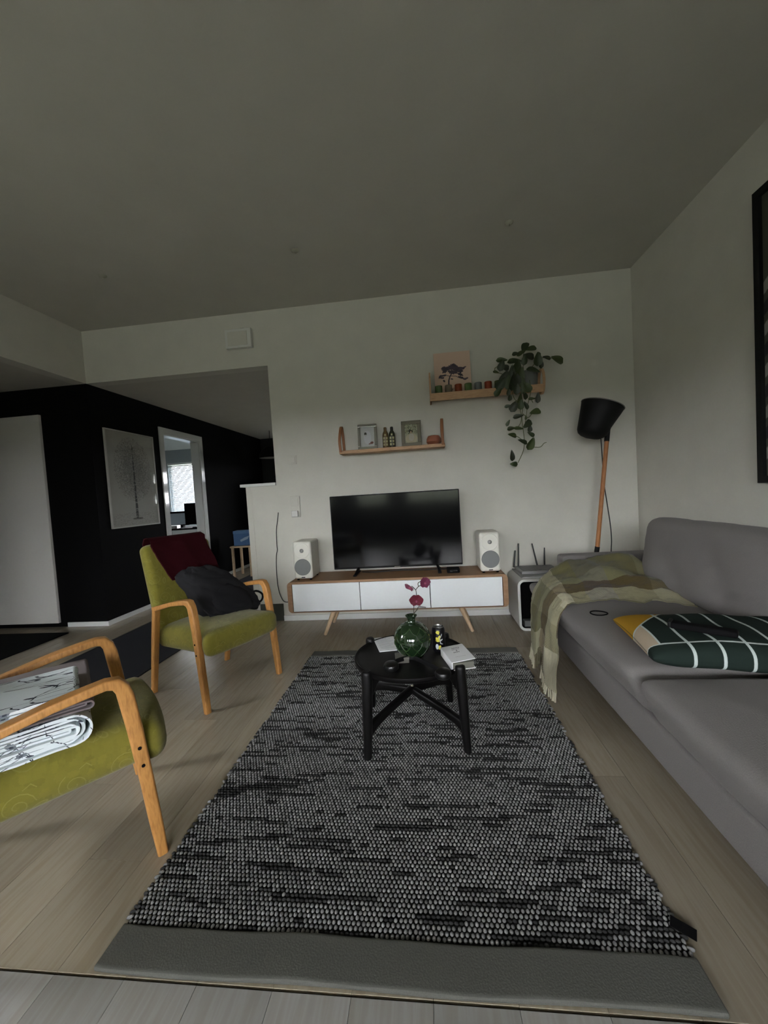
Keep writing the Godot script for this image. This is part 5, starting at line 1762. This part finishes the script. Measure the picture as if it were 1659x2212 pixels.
# a cloth folded over and over: nested loops round the fold, seen as layers from the side
func folded(o: Node3D, m: Material, called: String, x0: float, x1: float, y0: float, h: float, z0: float, z1: float, layers: int, sway: float) -> void:
	var nz := FastNoiseLite.new()
	nz.seed = int(y0 * 1000); nz.frequency = 6.0
	for k in layers:
		var b := MB.new()
		var th := h / (2.0 * layers) * 0.80
		var r_out := h * 0.5 * (1.0 - float(k) / layers)
		var r_in := maxf(r_out - th, 0.0004)
		var cx := x1 - h * 0.5 * 0.9 - 0.010 * (k % 2)
		var loop := []
		for q in [[r_out, 1], [r_in, -1]]:
			var half := []
			half.append(Vector2(x0 + 0.012 * ((k * 7) % 3), q[0]))
			for s in 5:
				half.append(Vector2(lerpf(x0, cx, (s + 1) / 6.0), q[0]))
			for s in 13:
				var a := PI * 0.5 - PI * s / 12.0
				half.append(Vector2(cx + cos(a) * q[0], sin(a) * q[0]))
			for s in 5:
				half.append(Vector2(lerpf(cx, x0, (s + 1) / 6.0), -q[0]))
			half.append(Vector2(x0 + 0.01 * ((k * 5) % 3), -q[0]))
			if q[1] < 0:
				half.reverse()
			loop.append_array(half)
		var rows := []
		var shrink := 0.004 * ((k * 3) % 4)
		for s in 9:
			var z := lerpf(z0 + shrink, z1 - shrink, s / 8.0)
			var row := []
			for p in loop:
				var bend := sway * sin((p.x - x0) * 8.0) + 0.004 * nz.get_noise_2d(p.x * 3.0, z * 2.0 + k)
				row.append(Vector3(p.x + 0.006 * nz.get_noise_2d(z * 3.0, 20.0), y0 + h * 0.5 + p.y + bend, z + 0.004 * nz.get_noise_2d(p.x * 4.0, k * 9.0)))
			rows.append(row)
		b.grid(rows, false, true, true, 1.2, 2.4)
		for e in [[rows[0], Vector3.FORWARD], [rows[-1], Vector3.BACK]]:
			var c := loop.size() / 2
			for i in c - 1:
				var A: Vector3 = e[0][i]; var B: Vector3 = e[0][i + 1]; var C: Vector3 = e[0][loop.size() - 2 - i]; var D: Vector3 = e[0][loop.size() - 1 - i]
				b.tri(A, B, C, e[1], e[1], e[1], Vector2(A.x * 3, A.y * 3), Vector2(B.x * 3, B.y * 3), Vector2(C.x * 3, C.y * 3))
				b.tri(A, C, D, e[1], e[1], e[1], Vector2(A.x * 3, A.y * 3), Vector2(C.x * 3, C.y * 3), Vector2(D.x * 3, D.y * 3))
		obj(called, b, m, o)

func blankets(chair: Node3D) -> void:
	var white := mat("twig_blanket", Color(1, 1, 1), 0.95, 0.0, 0.2)
	white.albedo_texture = tex(twig_cloth())
	var mauve := mat("mauve_blanket", rgb(120, 112, 112), 1.0, 0.0, 0.2)
	mauve.rim_enabled = true; mauve.rim = 0.4
	var o := thing("folded_blanket", "thick folded white blanket with dark twig print on the armchair seat", "blanket", chair.position, chair.rotation.y, "folded blankets on the armchair")
	folded(o, white, "fold", -0.20, 0.105, 0.444, 0.094, -0.20, 0.243, 6, 0.003)
	o = thing("folded_blanket", "grey mauve blanket folded between two white twig-print ones", "blanket", chair.position, chair.rotation.y, "folded blankets on the armchair")
	folded(o, mauve, "fold", -0.20, 0.118, 0.541, 0.026, -0.22, 0.235, 2, 0.002)
	o = thing("folded_blanket", "thin folded white blanket with dark twig print, topmost of its stack", "blanket", chair.position, chair.rotation.y, "folded blankets on the armchair")
	folded(o, white, "fold", -0.20, 0.085, 0.570, 0.030, -0.05, 0.236, 2, 0.002)

# ------------------------------------------------------------------ round table
const TABLE := Vector3(-0.118, 0.0, -1.888)
const TABLE_TOP := 0.368

func coffee_table() -> void:
	var o := thing("round_table", "round black wooden coffee table with crossed stretchers on the rug", "coffee table", TABLE)
	var b := MB.new()
	b.lathe([Vector2(0, 0.346), Vector2(0.256, 0.346), Vector2(0.268, 0.353), Vector2(0.272, 0.364), Vector2(0.271, 0.374), Vector2(0.267, 0.376), Vector2(0.262, 0.372), Vector2(0.258, TABLE_TOP), Vector2(0, TABLE_TOP)], 72)
	obj("table_top", b, M.stained_black, o)
	var feet := [Vector3(-0.195, 0.012, 0.244), Vector3(0.238, 0.012, 0.192), Vector3(0.188, 0.012, -0.230), Vector3(-0.231, 0.012, -0.181)]
	var c := Vector3.ZERO
	for f in feet:
		c += f / 4.0
	for f in feet:
		var out: Vector3 = (f - c); out.y = 0.0
		out = out.normalized()
		var side := Vector3.UP.cross(out)
		var top: Vector3 = c + out * 0.284
		top.y = 0.0
		var st := []
		for s in [[0.0, f + Vector3(0, 0, 0), 0.0165], [0.12, f.lerp(top, 0.35), 0.020], [0.26, f.lerp(top, 0.7), 0.0225], [0.345, top, 0.024], [0.378, top, 0.0225], [0.388, top, 0.020], [0.391, top, 0.015]]:
			var p: Vector3 = s[1]
			p.y = maxf(0.012, s[0])
			st.append([p, out * s[2], side * s[2]])
		b = MB.new()
		b.bar(st, 0.9)
		# bracket flaring into the top
		b.bar([[c + out * 0.276 + Vector3(0, 0.27, 0), out * 0.014, side * 0.014], [c + out * 0.262 + Vector3(0, 0.31, 0), out * 0.03, side * 0.015], [c + out * 0.246 + Vector3(0, 0.334, 0), out * 0.05, side * 0.016], [c + out * 0.236 + Vector3(0, 0.346, 0), out * 0.066, side * 0.016]], 0.5)
		obj("leg", b, M.stained_black, o)
	for i in 2:
		var p: Vector3 = feet[i]; var q: Vector3 = feet[i + 2]
		var pts := []
		var d := (q - p).normalized()
		for s in [[0.015, 0.118, 0.034], [0.04, 0.128, 0.026], [0.09, 0.142, 0.021], [0.2, 0.160, 0.0185], [0.5, 0.196, 0.0175], [0.8, 0.160, 0.0185], [0.91, 0.142, 0.021], [0.96, 0.128, 0.026], [0.985, 0.118, 0.034]]:
			var w := p.lerp(q, s[0])
			w.y = s[1] - 0.006 * i + 0.003
			pts.append([w, Vector3(0, s[2], 0), Vector3(0, 1, 0).cross(d).normalized() * 0.0155])
		b = MB.new()
		b.bar(pts, 0.6)
		obj("stretcher", b, M.stained_black, o)
	b = MB.new()
	b.lathe([Vector2(0, 0.2205), Vector2(0.006, 0.2195), Vector2(0.008, 0.215), Vector2(0.008, 0.205)], 12, Transform3D(Basis(), c - Vector3(0, c.y, 0)))
	obj("centre_screw", b, M.pewter, o)

func on_table() -> void:
	var y := TABLE_TOP
	# green glazed vase with raised scales
	var v := thing("green_vase", "round dark green glazed vase with a raised scale pattern", "vase", Vector3(-0.102, y, -1.868))
	v.scale = Vector3.ONE * 0.965
	var prof := [Vector2(0, 0), Vector2(0.045, 0), Vector2(0.052, 0.003)]
	for i in 21:
		var a := -PI * 0.5 + 0.62 + (PI - 0.62 - 0.26) * i / 20.0
		prof.append(Vector2(cos(a) * 0.0905, 0.0845 + sin(a) * 0.0905))
	prof.append_array([Vector2(0.0205, 0.176), Vector2(0.0195, 0.186), Vector2(0.022, 0.196), Vector2(0.0285, 0.203), Vector2(0.029, 0.206), Vector2(0.0265, 0.207), Vector2(0.018, 0.198), Vector2(0.0155, 0.184), Vector2(0.017, 0.172)])
	var b := MB.new()
	b.lathe(prof, 64)
	var glaze := mat("green_glaze", rgb(24, 42, 22), 0.10)
	glaze.clearcoat_enabled = true; glaze.clearcoat = 0.8; glaze.clearcoat_roughness = 0.04
	obj("body", b, glaze, v)
	var edge := mat("scale_edge", rgb(40, 56, 30), 0.12)
	for row in 5:
		var el := deg_to_rad(52.0 - row * 24.0)
		var count := [7, 9, 10, 9, 7][row] as int
		for i in count:
			var az := TAU * (i + 0.5 * (row % 2)) / count + 0.3
			var pts := []
			for s in 9:
				var t := s / 8.0
				var a2 := az + (t - 0.5) * TAU / count
				var e2 := el - deg_to_rad(22.0) * sin(PI * t)
				pts.append(Vector3(0, 0.0845, 0) + Vector3(cos(e2) * sin(a2), sin(e2), cos(e2) * cos(a2)) * 0.0905)
			b = MB.new()
			b.tube(pts, 0.0019, 6)
			obj("scale_rim", b, edge, v)
	# orchid spray standing in the vase
	var home := Vector3(-0.102, y + 0.183, -1.868)
	var o := thing("orchid_spray", "orchid stem with three burgundy flowers standing in the green vase", "flower", home)
	var pz := func(px: float, py: float) -> Vector3: return at_z(px, py, -1.868) - home
	var green := mat("orchid_stem", rgb(58, 50, 34), 0.6)
	for s in [[[894, 1328], [894, 1310], [897, 1298], [899.5, 1284], [898, 1274]], [[898, 1274], [904, 1267], [911, 1263], [914, 1260]], [[898, 1274], [893, 1269], [889, 1266]], [[904, 1267], [903, 1260], [908, 1256]], [[894, 1325], [901, 1317], [904, 1311], [913, 1311.5], [920, 1312]]]:
		var pts := []
		for p in s:
			pts.append(pz.call(p[0], p[1]))
		pts[0] += Vector3(0, 0, 0.002)
		b = MB.new()
		b.tube(catmull(pts, 4), 0.0018, 6)
		obj("stem", b, green, o)
	var petal := MB.new()
	var rows := []
	for i in 7:
		var t := i / 6.0
		var row := []
		for j in 5:
			var s := (j - 2) / 2.0
			var w := 0.52 * sin(PI * (0.06 + 0.90 * pow(t, 0.8)))
			row.append(Vector3(t, 0.10 * t * t - 0.10 * s * s * w, s * w))
		rows.append(row)
	petal.grid(rows, false, false, false)
	var pmesh := petal.commit()
	var flowers := [[899.5, 1296, 0.0, 0.0, 0.032, rgb(92, 14, 36)], [885.5, 1267, -0.8, 0.5, 0.028, rgb(120, 62, 84)], [917, 1258, 0.6, -0.2, 0.028, rgb(112, 44, 74)]]
	for f in flowers:
		var fl := Node3D.new()
		fl.name = "flower"
		o.add_child(fl, true)
		fl.position = pz.call(f[0], f[1]) + Vector3(0, 0, 0.006)
		fl.rotation = Vector3(0.2 + f[3], f[2], f[3])
		var pm := mat("petal_%d" % int(f[0]), f[5], 0.7)
		pm.backlight_enabled = true; pm.backlight = Color(0.2, 0.1, 0.12)
		for k in 5:
			var a: float = PI / 2 + [0.0, 1.35, 2.55, -2.55, -1.35][k]
			var q := put("petal", pmesh, pm, fl)
			var dir := Vector3(cos(a), sin(a), 0.15).normalized()
			var nn := Vector3(0, 0, 1)
			q.transform = Transform3D(Basis(dir, nn, dir.cross(nn).normalized()).scaled_local(Vector3(1.0 if k != 1 and k != 4 else 1.15, 1.0, 1.0 if k != 1 and k != 4 else 1.7) * f[4] * 0.95), Vector3.ZERO)
		b = MB.new()
		lump(b, Vector3(0, -0.003, 0.006), Vector3(0.005, 0.006, 0.006), 1.0, func(p): return p, 10, 8)
		obj("lip", b, mat("orchid_lip", rgb(150, 70, 96), 0.6), fl)
	# drink can
	var cn := thing("drink_can", "black drink can with yellow and white leaf prints", "can", Vector3(0.023, y, -1.926), 0.0)
	cn.scale = Vector3.ONE * 0.965
	b = MB.new()
	b.lathe([Vector2(0, 0.003), Vector2(0.022, 0.003), Vector2(0.025, 0.0), Vector2(0.0315, 0.008), Vector2(0.0333, 0.014), Vector2(0.0333, 0.112), Vector2(0.0315, 0.118), Vector2(0.0275, 0.124)], 40)
	obj("body", b, mat("can_black", rgb(12, 11, 16), 0.3), cn)
	b = MB.new()
	b.lathe([Vector2(0.0272, 0.1235), Vector2(0.0278, 0.1265), Vector2(0.0268, 0.1272), Vector2(0.0252, 0.122), Vector2(0, 0.122)], 36)
	b.rbox(Vector3(0.004, 0.1238, 0), Vector3(0.022, 0.0018, 0.013), 0.0008)
	obj("lid", b, M.steel, cn)
	var yel := mat("can_yellow", rgb(206, 196, 72), 0.4); var wht := mat("can_white", rgb(190, 194, 198), 0.4)
	for q in [[-0.10, 0.106, 0.009, 0.008, yel, 0.0], [-0.16, 0.101, 0.010, 0.004, yel, -0.5], [0.02, 0.075, 0.006, 0.016, yel, -0.35], [-0.22, 0.071, 0.007, 0.011, yel, 0.5], [-0.10, 0.066, 0.013, 0.009, yel, 0.2], [-0.28, 0.033, 0.008, 0.014, wht, 0.0], [0.10, 0.029, 0.007, 0.011, yel, -0.3], [0.36, 0.086, 0.002, 0.014, wht, -0.5], [0.20, 0.062, 0.002, 0.018, wht, 0.2], [0.40, 0.066, 0.009, 0.003, wht, 0.5], [0.42, 0.047, 0.009, 0.0018, wht, -0.4]]:
		b = MB.new()
		for i in 14:       # printed shape following the round of the can
			var ring_ := []
			for k in [i, i + 1]:
				var a: float = TAU * k / 14.0
				var e := Vector2(cos(a) * q[2], sin(a) * q[3]).rotated(q[5])
				ring_.append(e)
			var cv := func(e: Vector2) -> Vector3: return Vector3(sin(q[0] + e.x / 0.0336), 0, cos(q[0] + e.x / 0.0336)) * 0.0336 + Vector3(0, q[1] + e.y, 0)
			var nn := Vector3(sin(q[0]), 0, cos(q[0]))
			b.tri(cv.call(Vector2.ZERO), cv.call(ring_[0]), cv.call(ring_[1]), nn, nn, nn)
		obj("printed_leaf", b, q[4], cn)
	# white book, its cover standing a little open
	var bk := thing("white_book", "thick white book with dark lettering at the table edge", "book", Vector3(0.1025, y, -1.797), 0.0)
	var e0 := at_y(977, 1447, y); var e1 := at_y(1024, 1441, y)
	bk.rotation.y = atan2(-(e1.z - e0.z), e1.x - e0.x) 
	var bw := 0.108; var bd := 0.175
	b = MB.new()
	b.rbox(Vector3(0, 0.002, 0), Vector3(bw, 0.004, bd), 0.0012)
	obj("back_cover", b, M.paper, bk)
	b = MB.new()
	b.rbox(Vector3(-0.002, 0.0175, 0), Vector3(bw - 0.010, 0.027, bd - 0.008), 0.002)
	obj("pages", b, mat("page_block", rgb(112, 112, 102), 0.9), bk)
	b = MB.new()
	b.rbox(Vector3(-bw / 2 + 0.002, 0.0185, 0), Vector3(0.005, 0.037, bd), 0.002)
	obj("spine", b, M.paper, bk)
	var cov := Node3D.new()
	cov.name = "front_cover"
	bk.add_child(cov)
	cov.position = Vector3(-bw / 2, 0.036, 0); cov.rotation.z = 0.07
	b = MB.new()
	b.rbox(Vector3(bw / 2, 0, 0), Vector3(bw, 0.0035, bd), 0.0012)
	obj("board", b, M.paper, cov)
	b = MB.new()
	var up := Vector3.UP
	b.tri(Vector3(0.003, 0.0021, -bd / 2 + 0.003), Vector3(bw - 0.003, 0.0021, -bd / 2 + 0.003), Vector3(bw - 0.003, 0.0021, bd / 2 - 0.003), up, up, up, Vector2(0, 0), Vector2(1, 0), Vector2(1, 1))
	b.tri(Vector3(0.003, 0.0021, -bd / 2 + 0.003), Vector3(bw - 0.003, 0.0021, bd / 2 - 0.003), Vector3(0.003, 0.0021, bd / 2 - 0.003), up, up, up, Vector2(0, 0), Vector2(1, 1), Vector2(0, 1))
	var im := Image.create(200, 320, false, Image.FORMAT_RGB8)
	im.fill(rgb(225, 226, 226))
	var r := RandomNumberGenerator.new()
	r.seed = 6
	for line in [[62, 84, 5, 4.0], [92, 74, 5, 3.0], [148, 74, 4, 4.0]]:       # lettering too soft in the photograph to read
		for i in line[2]:
			var x: float = line[1] + i * 15
			stroke(im, [Vector2(x, line[0] - 8), Vector2(x, line[0] + 8)], line[3], rgb(62, 62, 66))
			stroke(im, [Vector2(x, line[0] - 7 + r.randf() * 14), Vector2(x + 8, line[0] - 7 + r.randf() * 14)], 3.0, rgb(62, 62, 66))
	stroke(im, [Vector2(112, 128), Vector2(104, 112), Vector2(109, 109), Vector2(112, 114), Vector2(102, 124), Vector2(105, 129), Vector2(114, 120)], 2.5, rgb(62, 62, 66))
	stroke(im, [Vector2(56, 238), Vector2(150, 238)], 1.5, rgb(160, 160, 158))
	var cm := mat("book_print", Color(1, 1, 1), 0.8)
	cm.albedo_texture = tex(im)
	obj("lettering", b, cm, cov)
	# printed leaflet under the vase's side
	var lf := thing("leaflet", "white printed leaflet lying beside the green vase", "leaflet", Vector3.ZERO)
	var p0 := at_y(806, 1379, y + 0.003); var p1 := at_y(820, 1408, y + 0.003); var p2 := at_y(868, 1403, y + 0.003)
	var p3 := p0 + p2 - p1
	b = MB.new()
	var poly := PackedVector2Array([Vector2(p0.x, -p0.z), Vector2(p1.x, -p1.z), Vector2(p2.x, -p2.z), Vector2(p3.x, -p3.z)])
	b.prism(poly, 0.004, Transform3D(Basis(Vector3.RIGHT, -PI / 2), Vector3(0, y + 0.0025, 0)), 0.0008)
	obj("sheets", b, M.paper, lf)
	b = MB.new()
	for i in 11:
		var t := 0.10 + i * 0.072
		var A := p0.lerp(p1, t); var B := p3.lerp(p2, t)
		var l := A.lerp(B, 0.12); var q := A.lerp(B, 0.6 if i == 0 else 0.88 - 0.12 * float(i % 3))
		var th := (p1 - p0).normalized() * (0.0016 if i == 0 else 0.0009)
		for pt in [[l - th, q - th, q + th, l + th]]:
			b.quad(pt[0] + Vector3(0, 0.0018, 0), pt[1] + Vector3(0, 0.0018, 0), pt[2] + Vector3(0, 0.0018, 0), pt[3] + Vector3(0, 0.0018, 0), Vector3.UP)
	obj("print_lines", b, mat("print_grey", rgb(128, 130, 138), 0.9), lf)
	# small grey box, and dark glasses lying folded in front of the vase
	var bx := thing("grey_box", "small grey box lying in front of the green vase", "box", at_y(869, 1426, y) + Vector3(0, 0, 0.005), 0.12)
	b = MB.new()
	b.rbox(Vector3(0, 0.012, 0), Vector3(0.062, 0.024, 0.062), 0.002)
	obj("body", b, mat("box_grey", rgb(92, 90, 82), 0.8), bx)
	b = MB.new()
	b.rbox(Vector3(0, 0.0225, 0), Vector3(0.064, 0.008, 0.064), 0.002)
	obj("lid", b, mat("box_lid", rgb(104, 102, 94), 0.8), bx)
	# black headphones lying open in front of the vase
	var hp := thing("headphones", "black headphones lying on the table between the grey box and the white book", "headphones", Vector3.ZERO)
	var ca := at_y(845, 1440, y + 0.012); var cb := at_y(957, 1456, y + 0.012)
	for c in [ca, cb]:
		b = MB.new()
		b.lathe([Vector2(0, -0.012), Vector2(0.028, -0.012), Vector2(0.034, -0.006), Vector2(0.035, 0.004), Vector2(0.030, 0.014), Vector2(0.018, 0.019), Vector2(0, 0.020)], 28, Transform3D(Basis(Vector3.RIGHT, 0.12), c))
		obj("ear_cup", b, mat("cup_black", rgb(12, 12, 12), 0.3, 0.0, 0.5), hp)
	b = MB.new()
	var band := []
	for p in catmull([ca + Vector3(0.01, 0.006, -0.03), at_y(868, 1424, y + 0.02), at_y(892, 1421, y + 0.016), at_y(925, 1435, y + 0.016), cb + Vector3(-0.014, 0.006, -0.03)], 7):
		band.append([p, Vector3(0, 0.010, 0), Vector3(0.3, 0, 0.9).normalized() * 0.005])
	b.bar(band, 0.6)
	obj("head_band", b, M.black_matte, hp)
